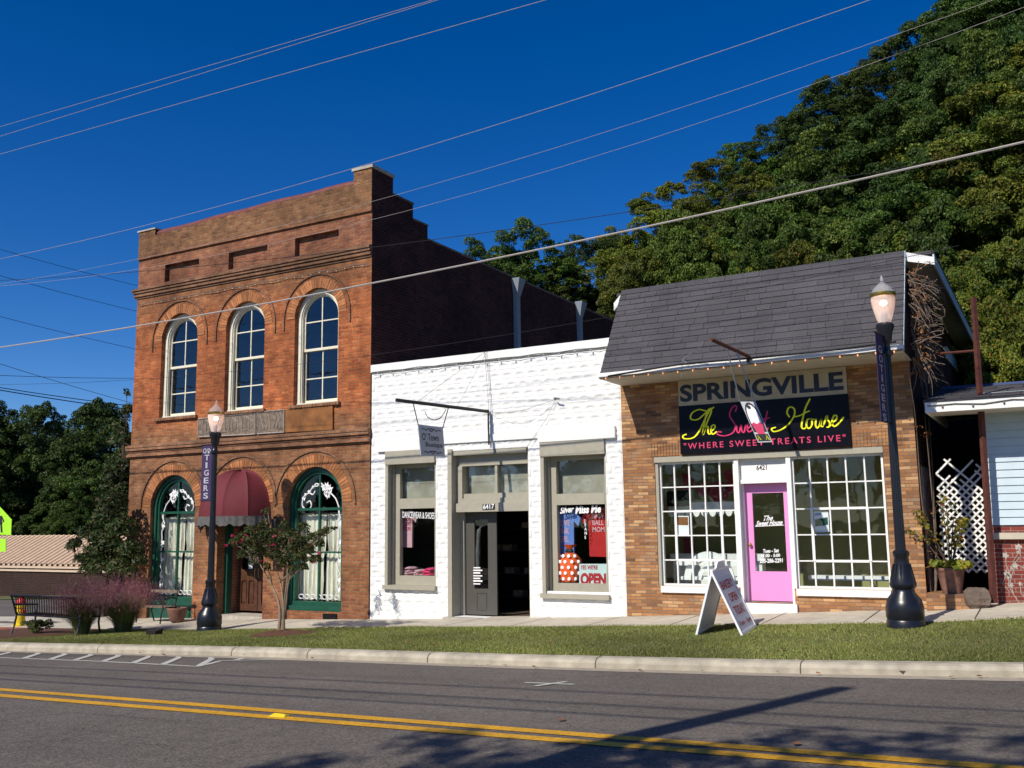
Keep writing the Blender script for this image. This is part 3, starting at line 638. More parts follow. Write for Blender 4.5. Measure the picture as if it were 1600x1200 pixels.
for i, (px, py, Y, rad, k) in enumerate([(1425, 375, 39.5, 2.8, 3), (1480, 370, 40, 3.0, 3), (1530, 385, 39.5, 3.0, 5), (1580, 400, 38, 3.0, 3), (1635, 380, 27, 2.8, 3), (1612, 470, 26.5, 2.2, 3), (1590, 500, 33, 2.6, 0)]):
    tree_px(px, py, Y, rad, k, f'low yellowing tree behind the right roof end, {ORD[i]} of the clump', 'low yellowing trees behind the flat roof', squash=1.5 if i < 5 else 1.2)
# --- woods on the left, behind the metal roofed shed
LEFT = [(10, 618, 36, 5.0, 4, 'tall round tree at the left edge of the picture'),
        (-60, 640, 34, 5.0, 4, 'dark tree just beyond the left edge of the picture'),
        (48, 638, 58, 6.0, 1, 'distant pale tree between the left edge tree and the dark green one'),
        (85, 628, 50, 5.5, 4, 'dark green tree under the double black wire'),
        (128, 634, 46, 5.2, 4, 'round tree behind the shed, left of the one by the brick corner'),
        (190, 622, 40, 5.0, 4, 'broad tree behind the brick building, its top touching the wires'),
        (60, 720, 39, 4.0, 4, 'dark shaded tree low behind the shed, below the pale tree'),
        (135, 690, 38, 4.2, 1, 'olive tree behind the shed, middle of the picture left part'),
        (195, 690, 37, 4.0, 4, 'olive tree close behind the left corner of the brick building'),
        (20, 770, 36, 2.8, 4, 'low dark bushy tree over the left part of the metal roof'),
        (78, 782, 35.5, 2.2, 4, 'small green tree showing just above the metal roof'),
        (118, 776, 35.5, 2.4, 4, 'low dark tree above the right part of the metal roof'),
        (165, 765, 35.5, 2.8, 1, 'low olive tree filling the gap beside the tall shrub')]
for px, py, Y, rad, k, lb in LEFT:
    q = P(px, py, Y); zb_ = T(q.x, Y); tree_px(px, py, Y, rad, k, lb, 'trees behind the shed', squash=min(1.5, max(.9, (q.z-zb_)/(rad*2.1))))
# --- trees and a pole on the camera's side of the road: out of frame, but they cast the shadows seen on the road
for x, y, zt, rad, k, lb in ((-3.6, -2.6, 7.9, 2.2, 7, 'loose tree beside the photographer, left of the other one'), (-1.0, -2.9, 8.6, 2.5, 7, 'open tree on the near pavement shading the lower right of the road'), (-6.4, -3.6, 7.8, 1.9, 7, 'open tree on the near pavement, left of the utility pole')):
    tree(x, y, zt, rad, k, lb, 'trees beside the photographer', base=-1.6)
for i, (x, y, zt, rad) in enumerate(((-24, -22, 7, 4.5), (-33, -24, 6, 5), (-15, -26, 8, 5), (-42, -20, 7, 5), (-4, -28, 8, 5.5), (8, -25, 9, 5))):
    tree(x, y, zt, rad, i % 5, f'{ORD[i]} tree of the row behind the photographer', 'trees behind the photographer', base=-2.0)
mb = MB(); bx = Vector((-5.0, .2, -1.7)); tip = Vector((-4.99, .2, 7.6))
mb.tube([bx, tip], [.21, .14], 12)
one('utility_pole', mb, 'bark', 'wooden utility pole beside the photographer casting the long shadow on the road', 'utility pole', bx)
for i, (y, z) in enumerate(((.1, 6.05), (.1, 5.55), (.35, 6.55))):
    pts = [(-60, y, z-.6), (-40, y, z-1.0), (-20, y, z-.6), (-5, y, z), (10, y, z+.1), (30, y, z+.6)]
    one('overhead_cable', MB().tube(cat_rom(pts, 4), .022, 5), 'cable_black', f'overhead cable on the near pole, {ORD[i]} of the three casting thin shadows on the road', 'cable', (-5, y, z), 'cables on the near pole')

# ================================================================== BRICK BUILDING (left)
D = 17.0
def XZ(px, py, Y=D): q = P(px, py, Y); return q.x, q.z
BX0, BX1 = -21.12, -13.235
bb = thing('brick_building', 'two storey old red brick building with arched windows and a dark side wall', 'building', (BX0, D, -2.1))
def arch_loop(xc, w, z0, zs, n=18, rz=1.0): return [(xc-w, z0), (xc+w, z0)]+[(xc+w*math.cos(math.pi*i/n), zs+rz*w*math.sin(math.pi*i/n)) for i in range(n+1)]
UPW = [(-19.44, .66, 2.84, 4.88, 1), (-17.13, .65, 2.84, 4.91, 2), (-14.85, .665, 2.84, 4.93, 3)]     # xc, half width, sill, spring
LOW = [(-19.46, .80, -1.86, .56), (-17.10, .76, -2.04, .60), (-14.82, .82, -1.86, .56)]
PAN = []
for (xa, za), (xb, zb_) in (((258, 416), (310, 441)), ((357.5, 395), (417, 420)), ((461, 374), (529, 395))):
    a, b = XZ(xa, za), XZ(xb, zb_); PAN.append([a[0], b[0]])
PZ0, PZ1 = 6.46, 6.93
outer = [(BX0, -2.6), (BX1, -2.6), (BX1, 7.2), (BX0, 7.2)]
holes = [arch_loop(xc, w, z0, zs) for xc, w, z0, zs, _ in UPW]+[arch_loop(xc, w, z0-(.3 if i == 1 else .0), zs) for i, (xc, w, z0, zs) in enumerate(LOW)]
holes[3] = arch_loop(LOW[0][0], .80, -2.5, .56)
holes += [[(a, PZ0), (b, PZ0), (b, PZ1), (a, PZ1)] for a, b in PAN]
mb = MB().panel(outer, holes, D, .26)
for a, b in PAN: mb.quad((a-.02, D+.13, PZ0-.02), (b+.02, D+.13, PZ0-.02), (b+.02, D+.13, PZ1+.02), (a-.02, D+.13, PZ1+.02))
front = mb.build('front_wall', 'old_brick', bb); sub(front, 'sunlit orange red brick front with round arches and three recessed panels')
# parapet, slightly proud, with piers
mb = MB(); y0 = D-.035
par = [(BX0-.005, 7.2), (BX1+.005, 7.2), (BX1+.005, 8.24), (-13.76, 8.24), (-13.76, 7.93)]+[(-13.76+(-20.49+13.76)*i/10, 7.93-.12*(i/10)**1.6+.02*math.sin(i*2.1)) for i in range(1, 10)]+[(-20.49, 7.80), (-20.49, 7.97), (BX0-.005, 7.97)]
mb.prism(par, y0, D+.0)
mb.build('parapet', 'old_brick', bb)
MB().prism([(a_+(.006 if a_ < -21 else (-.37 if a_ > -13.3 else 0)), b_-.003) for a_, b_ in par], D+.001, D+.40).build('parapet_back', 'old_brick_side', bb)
mb = MB(); pts = [(-13.78+(-20.47+13.78)*i/16, D+.12, 7.965-.12*(i/16)**1.6+.012*math.sin(i*1.3)) for i in range(17)]
mb.tube(pts, .115, 10); mb.tube([(x, y+.12, z+.01) for x, y, z in pts], .12, 8)
mb.build('parapet_coping', 'coping_tile', bb, True)
MB().box(BX0-.05, -20.47, y0-.03, D+.46, 7.971, 8.01).build('pier_cap', 'stone_cap', bb)
mb = MB().box(-13.80, BX1+.05, y0-.03, D+.80, 8.241, 8.31)
mb.build('pier_cap', 'stone_cap', bb)
# side wall with stepped parapet
XS = BX1+.004
st = [(D+.0, -2.6), (31.2, -2.6), (31.2, 7.08), (19.24, 7.08), (19.24, 7.44), (18.61, 7.44), (18.61, 7.83), (17.79, 7.83), (17.79, 8.238), (D+.0, 8.238)]
mb = MB(); tr = tessellate_polygon([[Vector((a, b, 0)) for a, b in st]]); n = len(st)
mb.add([(XS, a+ (.002 if a == D else 0), b) for a, b in st]+[(XS-.36, a+(.27 if a == D else 0), b) for a, b in st], [tuple(t) for t in tr]+[tuple(i+n for i in t) for t in tr]+[(i, (i+1) % n, (i+1) % n+n, i+n) for i in range(1, n-1)])
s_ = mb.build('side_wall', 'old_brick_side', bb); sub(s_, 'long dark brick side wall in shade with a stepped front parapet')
mb = MB().box(XS-.38, XS+.02, 19.25, 31.22, 7.081, 7.13).box(XS-.38, XS+.02, 18.62, 19.26, 7.441, 7.48).box(XS-.38, XS+.02, 17.82, 18.63, 7.831, 7.87)
mb.build('side_coping', 'rubble', bb)
MB().box(BX0, BX0+.3, D+.27, 31.2, -2.6, 7.1).box(BX0, XS, 31.0, 31.25, -2.6, 7.0).build('rear_wall', 'old_brick_side', bb)
MB().box(BX0+.3, XS-.36, D+.45, 31.0, 6.3, 6.5).build('roof', 'dark_room', bb)
mb = MB(); y1 = D+.27
mb.box(BX0+.3, XS-.4, 21.5, 21.6, -2.4, 6.2).box(BX0+.31, BX0+.4, y1, 21.5, -2.4, 6.2).box(XS-.5, XS-.4, y1, 21.5, -2.4, 6.2).box(BX0+.4, XS-.5, y1, 21.5, 2.2, 2.35)
mb.box(-18.28, -18.2, y1, 21.5, -2.4, 2.2).box(-15.95, -15.85, y1, 21.5, -2.4, 2.2).box(-18.28, -18.2, y1, 21.5, 2.35, 6.2).box(-15.95, -15.85, y1, 21.5, 2.35, 6.2).box(BX0+.4, XS-.5, y1, 21.5, -2.4, -2.2)
mb.build('interior', 'dark_room', bb)
# belt courses and cornice: stacked, moulded brick ledges
def ledge(z0, prof, x0=BX0-.06, x1=BX1+.012):
    m_ = MB()
    for k, (dz0, dz1, pr) in enumerate(prof): m_.box(x0-pr*.3, x1, D-pr, D-.002, z0+dz0, z0+dz1)
    return m_
ledge(6.12, [(0, .05, .03), (.0505, .11, .07), (.1105, .135, .05), (.1355, .20, .10), (.2005, .255, .13), (.2555, .28, .07)]).build('cornice', 'trim_brick', bb)
ledge(1.84, [(0, .04, .03), (.0405, .10, .075), (.1005, .15, .03), (.1505, .2, .05), (.2005, .27, .095), (.2705, .33, .11), (.3305, .35, .05)]).build('belt_course', 'trim_brick', bb)
MB().box(BX0-.02, BX1+.004, D-.052, D-.036, 7.2, 7.235).build('string_course', 'trim_brick', bb)
# brick arches (voussoirs) with thin drip moulds
def arch_ring(xc, w, zs, n=34, wid=.24, drop=.25):
    a_, b_ = MB(), MB()
    for i in range(n):
        t0, t1 = math.pi*(i+.06)/n, math.pi*(i+.94)/n; r0, r1 = w+.005, w+wid; pr = random.uniform(.006, .016)
        c = [(xc+r*math.cos(t), zs+r*math.sin(t)) for t in (t0, t1) for r in (r0, r1)]
        p = [c[0], c[1], c[3], c[2]]; a_.hexa([(q[0], D+.05, q[1]) for q in p]+[(q[0], D-pr, q[1]) for q in p])
    R1 = w+wid+.10
    pts = [(xc+R1, zs-drop)]+[(xc+R1*math.cos(math.pi*i/24), zs+R1*math.sin(math.pi*i/24)) for i in range(25)]+[(xc-R1, zs-drop)]
    for (p0, q0), (p1, q1) in zip(pts, pts[1:]):
        d = Vector((p1-p0, q1-q0)).normalized()*.0; nn = Vector((-(q1-q0), p1-p0)).normalized()*.022
        b_.hexa([(p0-nn.x, D-.03, q0-nn.y), (p1-nn.x, D-.03, q1-nn.y), (p1+nn.x, D-.03, q1+nn.y), (p0+nn.x, D-.03, q0+nn.y), (p0-nn.x, D+.01, q0-nn.y), (p1-nn.x, D+.01, q1-nn.y), (p1+nn.x, D+.01, q1+nn.y), (p0+nn.x, D+.01, q0+nn.y)])
    ar = a_.build('arch', 'voussoir', bb); b_.build('drip_mould', 'trim_brick', ar)
for xc, w, z0, zs, _ in UPW: arch_ring(xc, w, zs)
for i, (xc, w, z0, zs) in enumerate(LOW): arch_ring(xc, w, zs, 38, .27, .05)
# upper arched sash windows
def half_disc(xc, zs, w, z0, y, n=18): return [(xc-w, y, z0), (xc+w, y, z0)]+[(xc+w*math.cos(math.pi*i/n), y, zs+w*math.sin(math.pi*i/n)) for i in range(n+1)]
for xc, w, z0, zs, k in UPW:
    f = MB().archband(xc, zs, w-.10, w+.01, z0+.02, D+.11, D+.24).archband(xc, zs, w-.125, w-.098, z0+.03, D+.14, D+.2)
    f.box(xc-w, xc+w, D+.09, D+.25, z0+.0, z0+.055)
    win = f.build('window', 'cream_paint', bb)
    sub(win, ['arched cream sash window at the left of the upper floor', 'arched cream sash window in the middle, sky showing in its glass', 'arched cream sash window at the right of the upper floor'][k-1])
    zm = z0+1.33; s_ = MB().archband(xc, zs, w-.165, w-.12, zm, D+.20, D+.235).box(xc-w+.12, xc+w-.12, D+.195, D+.24, zm-.03, zm+.03)
    s_.box(xc-.014, xc+.014, D+.205, D+.228, zm+.03, zs+w-.16).box(xc-w+.16, xc+w-.16, D+.207, D+.226, zm+.66, zm+.688)
    s_.build('upper_sash', 'cream_paint', win)
    s2 = MB().box(xc-w+.12, xc-w+.165, D+.245, D+.28, z0+.06, zm).box(xc+w-.165, xc+w-.12, D+.245, D+.28, z0+.06, zm).box(xc-w+.165, xc+w-.165, D+.245, D+.28, z0+.06, z0+.13).box(xc-w+.165, xc+w-.165, D+.245, D+.28, zm-.035, zm)
    s2.box(xc-.014, xc+.014, D+.25, D+.272, z0+.13, zm-.035).box(xc-w+.165, xc+w-.165, D+.252, D+.27, z0+.63, z0+.658)
    s2.build('lower_sash', 'cream_paint', win)
    h = half_disc(xc, zs, w-.14, zm, D+.218); h2 = [(xc-w+.15, D+.262, z0+.1), (xc+w-.15, D+.262, z0+.1), (xc+w-.15, D+.262, zm), (xc-w+.15, D+.262, zm)]
    MB().add(h, [tuple(range(len(h)))]).add(h2, [(0, 1, 2, 3)]).build('pane', 'glass', win)
    m_ = MB()
    for j in range(18): x = xc-w-.10+j*(2*w+.2)/18; m_.box(x+.004, x+(2*w+.2)/18-.004, D-.07-random.random()*.01, D+.1, z0-.075, z0)
    m_.build('sill', 'trim_brick', win)
# ground floor shop windows, green frames, curtains and painted vines
VINE = [[(-.9, -.2), (-.75, .12), (-.5, .35), (-.3, .55), (0, .62)], [(-.5, .35), (-.35, .2), (-.2, .35), (-.3, .5), (-.45, .42)], [(.1, .62), (.35, .6), (.5, .4), (.35, .32), (.25, .45)],
        [(.5, .4), (.8, .25), (.85, -.1), (.6, -.25), (.42, -.1), (.5, .08), (.65, .02)], [(-.9, -.2), (-.92, -.5), (-.82, -.7)], [(0, .62), (.2, .72), (.33, .58)], [(-.15, .6), (.0, .75), (.12, .62)]]
def leaf2(c, s, r, y):
    n = 12; return [(c[0]+s*(1+.45*math.cos(5*t))*.62*math.cos(t+r), y, c[1]+s*(1+.45*math.cos(5*t))*.62*math.sin(t+r)) for t in [2*math.pi*i/n/1.0 for i in range(n)]]
def shopwin(xc, w, z0, zs, flip, name_label, k):
    yf = D+.10; f = MB().archband(xc, zs, w-.09, w+.01, z0, yf, yf+.14).archband(xc, zs, w-.15, w-.088, z0+.1, yf+.05, yf+.16).box(xc-w+.0, xc+w-.0, yf-.05, yf+.2, z0, z0+.11)
    f.box(xc-w+.02, xc+w-.02, yf+.03, yf+.17, z0+.11, z0+.2)
    if k == 0: f.box(xc-w, xc+w, yf-.02, yf+.14, z0-.50, z0).box(xc-w+.15, xc-.05, yf-.04, yf, z0-.42, z0-.1).box(xc+.05, xc+w-.15, yf-.04, yf, z0-.42, z0-.1)
    win = f.build('shop_window', 'green_paint', bb); sub(win, name_label)
    zt, zm = .42, -.56
    MB().box(xc-w+.14, xc+w-.14, yf+.08, yf+.14, zt-.03, zt+.03).box(xc-w+.14, xc+w-.14, yf+.085, yf+.135, zm-.02, zm+.02).box(xc-.022, xc+.022, yf+.078, yf+.142, z0+.2, zs+w-.14).build('glazing_bar', 'green_paint', win)
    h = half_disc(xc, zs, w-.13, z0+.15, yf+.112); MB().add(h, [tuple(range(len(h)))]).build('pane', 'clear_glass', win)
    s = -1 if flip else 1; v = MB(); yy = yf+.104
    for ln in VINE:
        pts = cat_rom([(xc+s*a*(w-.2), yy, zs+b*(w-.2)*1.0) for a, b in ln], 6); v.tube(pts, .016, 5)
    for a, b, sz in ((-.45, .5, .13), (-.3, .62, .12), (-.38, .38, .12), (-.36, .26, .1), (-.18, .55, .11), (.35, .6, .06), (.55, .42, .07), (.8, .18, .08), (.72, .32, .06)):
        lf = leaf2((xc+s*a*(w-.2), zs+b*(w-.2)), sz, a*5, yy-.004); v.add(lf, [tuple(range(len(lf)))])
    xe = xc-s*(w-.24)
    for j in range(9):
        z = zt-.12-j*.21; v.tube(cat_rom([(xe+.03*math.sin(j*2), yy, z+.12), (xe-.03, yy, z+.04), (xe+.035*math.cos(j), yy, z-.1)], 4), .013, 5)
        if j % 2 or j > 6: lf = leaf2((xe+.03, z), .085, j, yy-.004); v.add(lf, [tuple(range(len(lf)))])
    for j in range(7):
        cx = xc-w+.3+j*(2*w-.6)/6; v.tube([(cx+.07*math.cos(t/2), yy, z0+.30+.05*math.sin(t/2)) for t in range(13)], .010, 4)
    v.build('painted_vine', 'pure_white', win)
    c = MB()
    for (za, zb_, yy0, ph) in ((zt-.12, zm-.05, yf+.34, 0), (zm+.02, z0+.22, yf+.30, 1.3)):
        for x0, x1 in ((xc-w+.0, xc-.02), (xc+.02, xc+w-.0)):
            nx, nz = 46, 5; base = len(c.v)
            for i in range(nx+1):
                for jj in range(nz+1):
                    u = i/nx; vv = jj/nz; x = x0+(x1-x0)*(u+.012*math.sin(9*vv+i)); dd = .035*math.sin(u*34+ph+vv*.8)+.02*math.sin(u*75+1)
                    c.v.append((x, yy0+dd*(.5+.6*vv), za+(zb_-za)*vv+(.02*math.sin(u*30+ph) if jj == nz else 0)))
            for i in range(nx):
                for jj in range(nz): a = base+i*(nz+1)+jj; c.f.append((a, a+nz+1, a+nz+2, a+1))
    c.build('curtain', 'curtain', win, True)
    MB().tube([(xc-w+.15, yf+.33, zt-.1), (xc+w-.15, yf+.33, zt-.1)], .012, 6).build('curtain_rod', 'dark_iron', win)
shopwin(*LOW[0], False, 'green framed arched shop window with white curtains, left of the awning', 0)
shopwin(*LOW[2], True, 'green framed arched shop window with white curtains, right of the awning', 2)
MB().box(LOW[2][0]-.82, LOW[2][0]+.82, D+.04, D+.26, -2.5, -1.86).build('infill_panel', 'infill_brick', bb)
mb = MB().box(-14.52, -14.1, D+.0, D+.04, -2.06, -1.9)
for j in range(7): mb.box(-14.5, -14.12, D-.012, D+.02, -2.05+j*.021, -2.042+j*.021)
mb.build('air_vent', 'dark_iron', bb)
# entrance
xc, w, z0, zs = LOW[1]
ent = MB().archband(xc, zs, w-.10, w+.01, -2.3, D+.25, D+.42).build('door_frame', 'green_paint', bb)
MB().archband(xc, zs, w-.0, w+.04, -2.3, D+.255, D+.8, n=14).build('door_reveal', 'infill_brick', bb)
for s in (-1, 1):
    a, b = (xc-w+.11, xc-.01) if s < 0 else (xc+.01, xc+w-.11); y = D+.62; dz = -1.98
    m_ = MB().box(a, a+.11, y, y+.05, dz, .42).box(b-.11, b, y, y+.05, dz, .42).box(a+.11, b-.11, y, y+.05, dz, dz+.16).box(a+.11, b-.11, y, y+.05, dz+.72, dz+.98).box(a+.11, b-.11, y, y+.05, .28, .42).box((a+b)/2-.03, (a+b)/2+.03, y, y+.05, dz+.16, dz+.72).box(a+.1, b-.1, y+.03, y+.045, dz+.1, dz+.75)
    for q0, q1 in ((a+.14, (a+b)/2-.06), ((a+b)/2+.06, b-.14)): m_.box(q0, q1, y+.012, y+.035, dz+.2, dz+.68)
    dr = m_.build('door', 'wood_door', bb)
    if s < 0: text('house_number', '6413', (a+.2, y-.001, dz+.80), (.24, 0, 0), (0, 0, .09), 'brass', dr, bold=.01)
    MB().box(a+.10, b-.10, y+.02, y+.028, dz+.96, .3).build('pane', 'glass', dr)
    MB().tube([(b-.05 if s < 0 else a+.05, y-.05, dz+.8), (b-.05 if s < 0 else a+.05, y-.05, dz+1.02)], .012, 6).build('handle', 'brass', dr)
    MB().box((b-.3) if s < 0 else a+.2, (b-.18) if s < 0 else a+.36, y-.004, y+.018, dz+(1.0), dz+(1.3 if s < 0 else 1.1)).build('notice', 'pure_white', dr)
MB().box(xc-w, xc+w, D+.60, D+.7, .43, 1.6).build('transom_panel', 'dark_room', bb)
MB().box(xc-w+.01, xc+w-.01, D+.01, D+.8, -2.4, -2.04).build('threshold', 'stone_cap', bb)
# faded painted boards between the floors
def brd(name, cpx, th, m_, lab, D_=D):
    c = [P(*q, D_-th) for q in cpx]; o = MB().slab(c, (0, th, 0)).build(name, m_, bb); sub(o, lab); return o, c
o, c = brd('old_sign_board', [(310, 683), (399, 678.5), (399, 645), (310, 655)], .035, 'faded_board', 'long faded sign board with ghost letters')
m_ = MB(); random.seed(5)
for a, b in ((0, 1), (1, 2), (2, 3), (3, 0)): m_.tube([c[a]-Vector((0, .01, 0)), c[b]-Vector((0, .01, 0))], .014, 4)
for k in range(15):
    u = .07+.88*k/15; x = c[0].x+(c[1].x-c[0].x)*u; za, zb_ = c[0].z+.08, c[2].z-.06; j = random.uniform(-.05, .05)
    m_.tube([(x, D-.045, za), (x+j, D-.045, zb_)], .010, 4)
    if k % 3 == 0: m_.tube([(x, D-.045, za), (x+.16, D-.045, za+(.1 if k % 2 else .0))], .008, 4)
    if k % 4 == 1: m_.tube([(x, D-.045, zb_), (x+.2, D-.045, zb_-.12)], .008, 4)
m_.build('ghost_lettering', 'faded_paint', o)
o, c = brd('old_sign_board', [(402, 678), (444, 675.5), (444, 640.5), (402, 644.5)], .04, 'faded_board', 'short faded sign board with scratched letters')
m_ = MB()
for a, b in ((0, 1), (1, 2), (2, 3), (3, 0)): m_.tube([c[a]-Vector((0, .01, 0)), c[b]-Vector((0, .01, 0))], .014, 4)
for k in range(7):
    x = c[0].x+.1+k*.105; m_.tube([(x, D-.05, c[0].z+.1), (x+random.uniform(-.12, .12), D-.05, c[2].z-.08)], .010, 4)
m_.build('ghost_lettering', 'faded_paint', o)
brd('wooden_board', [(445.5, 675.5), (519.5, 671.5), (519.5, 633), (445.5, 641)], .05, 'old_wood', 'bare brown plywood board under the right upper window')
# downpipes on the dark side wall
for k, (px, py, y) in enumerate(((803, 437, 23.65), (901, 473, 27.85))):
    z = PX(px, py, XS).z; xx = XS+.02
    m_ = MB().box(xx, xx+.12, y-.1, y+.1, 2.5, z-.45); o = m_.build('downpipe', 'galv', bb)
    sub(o, ['galvanised downpipe with funnel top, the nearer of two', 'galvanised downpipe with funnel top, the farther of two'][k])
    MB().hexa([(xx, y-.1, z-.5), (xx+.13, y-.1, z-.5), (xx+.13, y+.1, z-.5), (xx, y+.1, z-.5), (xx, y-.2, z), (xx+.26, y-.2, z), (xx+.26, y+.2, z), (xx, y+.2, z)]).build('funnel', 'galv', o)
# wall lanterns beside the awning
for px, lab in ((314, 'small dark wall lantern under the left end of the awning'), (430, 'small dark wall lantern under the right end of the awning')):
    q = P(px, 815, D-.18); m_ = MB().tube([(q.x, D, q.z+.12), (q.x, D-.1, q.z+.17), (q.x, D-.18, q.z+.1)], .012, 6).lathe([(.01, .1), (.075, .05), (.085, .03), (.06, -.16), (.02, -.2), (.008, -.28)], (q.x, D-.18, q.z), 8)
    one('wall_lantern', m_, 'dark_iron', lab, 'lantern', (q.x, D, q.z-.28))
# string of bulbs below the cornice
def string_lights(name, lab, pts, bulb_m, wire_m, n, br=.02, drop=.03):
    b0 = pts[0]; t = thing(name, lab, 'string lights', b0, 'strings of small light bulbs')
    ps = [Vector(q) for q in pts]; L_ = [0]
    for a, b in zip(ps, ps[1:]): L_.append(L_[-1]+(b-a).length)
    MB().tube(ps, .009, 4).build('wire', wire_m, t)
    for i in range(n):
        s = L_[-1]*(i+.5)/n; k = max(j for j in range(len(L_)) if L_[j] <= s); k = min(k, len(ps)-2); q = ps[k].lerp(ps[k+1], (s-L_[k])/max(1e-6, L_[k+1]-L_[k]))
        MB().sphere((q.x, q.y, q.z-drop), br, 6, 5, (1, 1, 1.5)).build('bulb', bulb_m, t)
string_lights('string_lights', 'string of small clear bulbs hung under the cornice of the brick building', [(BX0+.1+i*(BX1-BX0-.2)/16, D-.05, 5.96+.02*math.sin(i*3)) for i in range(17)], 'curtain', 'cable', 30, .010)
# ------------------------------------------------------------------ awning
zb_ = .27; xa0, xa1 = -18.12, -16.14; xm, hw = (xa0+xa1)/2, (xa1-xa0)/2; H, DP = 1.14, .92
aw = thing('awning', 'rounded burgundy fabric awning with a grey scalloped edge over the wooden doors', 'awning', (xm, D, zb_))
mb = MB(); nu, nv = 60, 18
for i in range(nu+1):
    a = math.pi*i/nu; f = 1-.045*abs(math.sin(a*5.0))**.6
    for j in range(nv+1):
        b = math.pi/2*j/nv   # from front rim up to the wall at the crown
        r = math.cos(b); mb.v.append((xm-hw*math.cos(a)*(.0+r**.75)*f, D-.02-DP*math.sin(a)*r**.9*f*.98, zb_+H*math.sin(b)*f))
for i in range(nu):
    for j in range(nv): a = i*(nv+1)+j; mb.f.append((a, a+nv+1, a+nv+2, a+1))
mb.build('canopy', 'burgundy', aw, True)
mb = MB()
for i in range(121):
    a = math.pi*i/120; x, y = xm-hw*math.cos(a)*1.012, D-.02-DP*math.sin(a); dz = .17+.045*abs(math.sin(a*9))+.01*math.sin(i)
    mb.v += [(x, y, zb_+.015), (x+.012*math.sin(i*.7), y+.012*math.cos(i), zb_-dz)]
for i in range(120): mb.f.append((2*i, 2*i+2, 2*i+3, 2*i+1))
mb.build('valance', 'grey_cloth', aw, True)
MB().tube([(xm-hw*math.cos(math.pi*i/20), D-.03-DP*.97*math.sin(math.pi*i/20), zb_-.01) for i in range(21)], .015, 5).build('rim_tube', 'dark_iron', aw)

# ================================================================== WHITE BLOCK SHOP (middle)
WX0, WX1 = BX1+.012, -7.20
wb = thing('white_block_shop', 'single storey shop of white painted rock faced blocks between the two brick buildings', 'shop building', (WX0, D, -2.1))
WL, WD, WR = (-12.80, -11.50, -1.27, 1.60), (-11.17, -9.26, -1.85, 1.60), (-8.96, -7.56, -1.36, 1.60)
TOP = 3.42
rect = lambda a: [(a[0], a[2]), (a[1], a[2]), (a[1], a[3]), (a[0], a[3])]
MB().panel([(WX0, -2.4), (WX1, -2.4), (WX1, TOP), (WX0, TOP)], [rect(WL), rect(WD), rect(WR)], D+.035, .3).build('wall_core', 'white_block', wb)
rg = random.Random(3); mb = MB(); rh = .203; z = -2.3; row = 0
while z < TOP-.01:
    z1 = min(z+rh, TOP); xx = WX0-(.10*(row % 3))
    while xx < WX1:
        x0, x1 = max(xx, WX0), min(xx+.295, WX1); xx += .295
        segs = [(x0, x1)]
        for o_ in (WL, WD, WR):
            zm = (z+z1)/2
            if o_[2] < zm < o_[3]:
                ns = []
                for a, b in segs:
                    if b <= o_[0] or a >= o_[1]: ns.append((a, b)); continue
                    if a < o_[0]: ns.append((a, o_[0]))
                    if b > o_[1]: ns.append((o_[1], b))
                segs = ns
        for a, b in segs:
            if b-a < .03: continue
            nx, nz = 8, 7; base = len(mb.v); cx = rg.uniform(.45, .55); am = rg.uniform(.009, .013); dp_ = rg.uniform(.034, .048)
            for i in range(nx+1):
                for j in range(nz+1):
                    u, v = i/nx, j/nz; e = min(u, 1-u, .25)*4*min(1, min(v, 1-v)*5)
                    # rock face: overhangs a little towards the top, a chipped hollow low in the block
                    h_ = e*(.010+am*.6+rg.uniform(-.0012, .0012)) - (dp_*math.exp(-((u-cx)/.24)**2-((v-.38)/.17)**2) if b-a > .2 else .0)*e
                    mb.v.append((a+(b-a)*u, D+.03-h_, z+(z1-z)*v))
            for i in range(nx):
                for j in range(nz): q = base+i*(nz+1)+j; mb.f.append((q, q+nz+1, q+nz+2, q+1))
    z = z1; row += 1
sub(mb.build('block_face', 'white_block', wb, True), 'white painted rock faced concrete blocks')
m_ = MB(); rr = random.Random(40)
for k in range(16):
    x, z_ = rr.choice((-13.0, -12.55))+rr.uniform(-.12, .12), -1.95+rr.random()*.42; m_.tube(cat_rom([(x+rr.uniform(-.08, .08), D-.006, z_+.09*i) for i in range(4)], 3), .007, 4)
m_.build('painted_vine', 'galv', wb)
MB().box(WX0, WX1, D-.02, D+.4, TOP+.001, TOP+.175).build('coping', 'white_paint', wb)
MB().box(WX0, -7.15, D+.4, 30, TOP-.1, TOP-.02).build('roof', 'galv', wb)
mb = MB().box(-13.03, -11.38, D-.035, D+.05, 1.63, 1.86).box(-9.0, -7.32, D-.045, D+.05, 1.63, 1.86).box(-11.38, -9.0, D-.02, D+.05, 1.72, 1.86)
mb.build('lintel', 'white_paint', wb)
mb = MB().box(WX0+.05, WX1-.05, 21.9, 22, -2.2, TOP-.2).box(WX0+.02, WX0+.06, D+.34, 22, -2.2, TOP-.2).box(WX1-.06, WX1-.02, D+.34, 22, -2.2, TOP-.2).box(WX0+.05, WX1-.05, D+.34, 22, 2.6, 2.7)
mb.box(WX0+.05, -11.25, D+1.3, D+1.35, -2.2, 2.6).box(-9.15, WX1-.05, D+1.5, D+1.55, -2.2, 2.6)
mb.build('interior', 'dark_room', wb)
MB().box(WX0+.05, WX1-.05, D+.34, 22, -2.1, -1.86).build('floor', 'room_floor', wb)
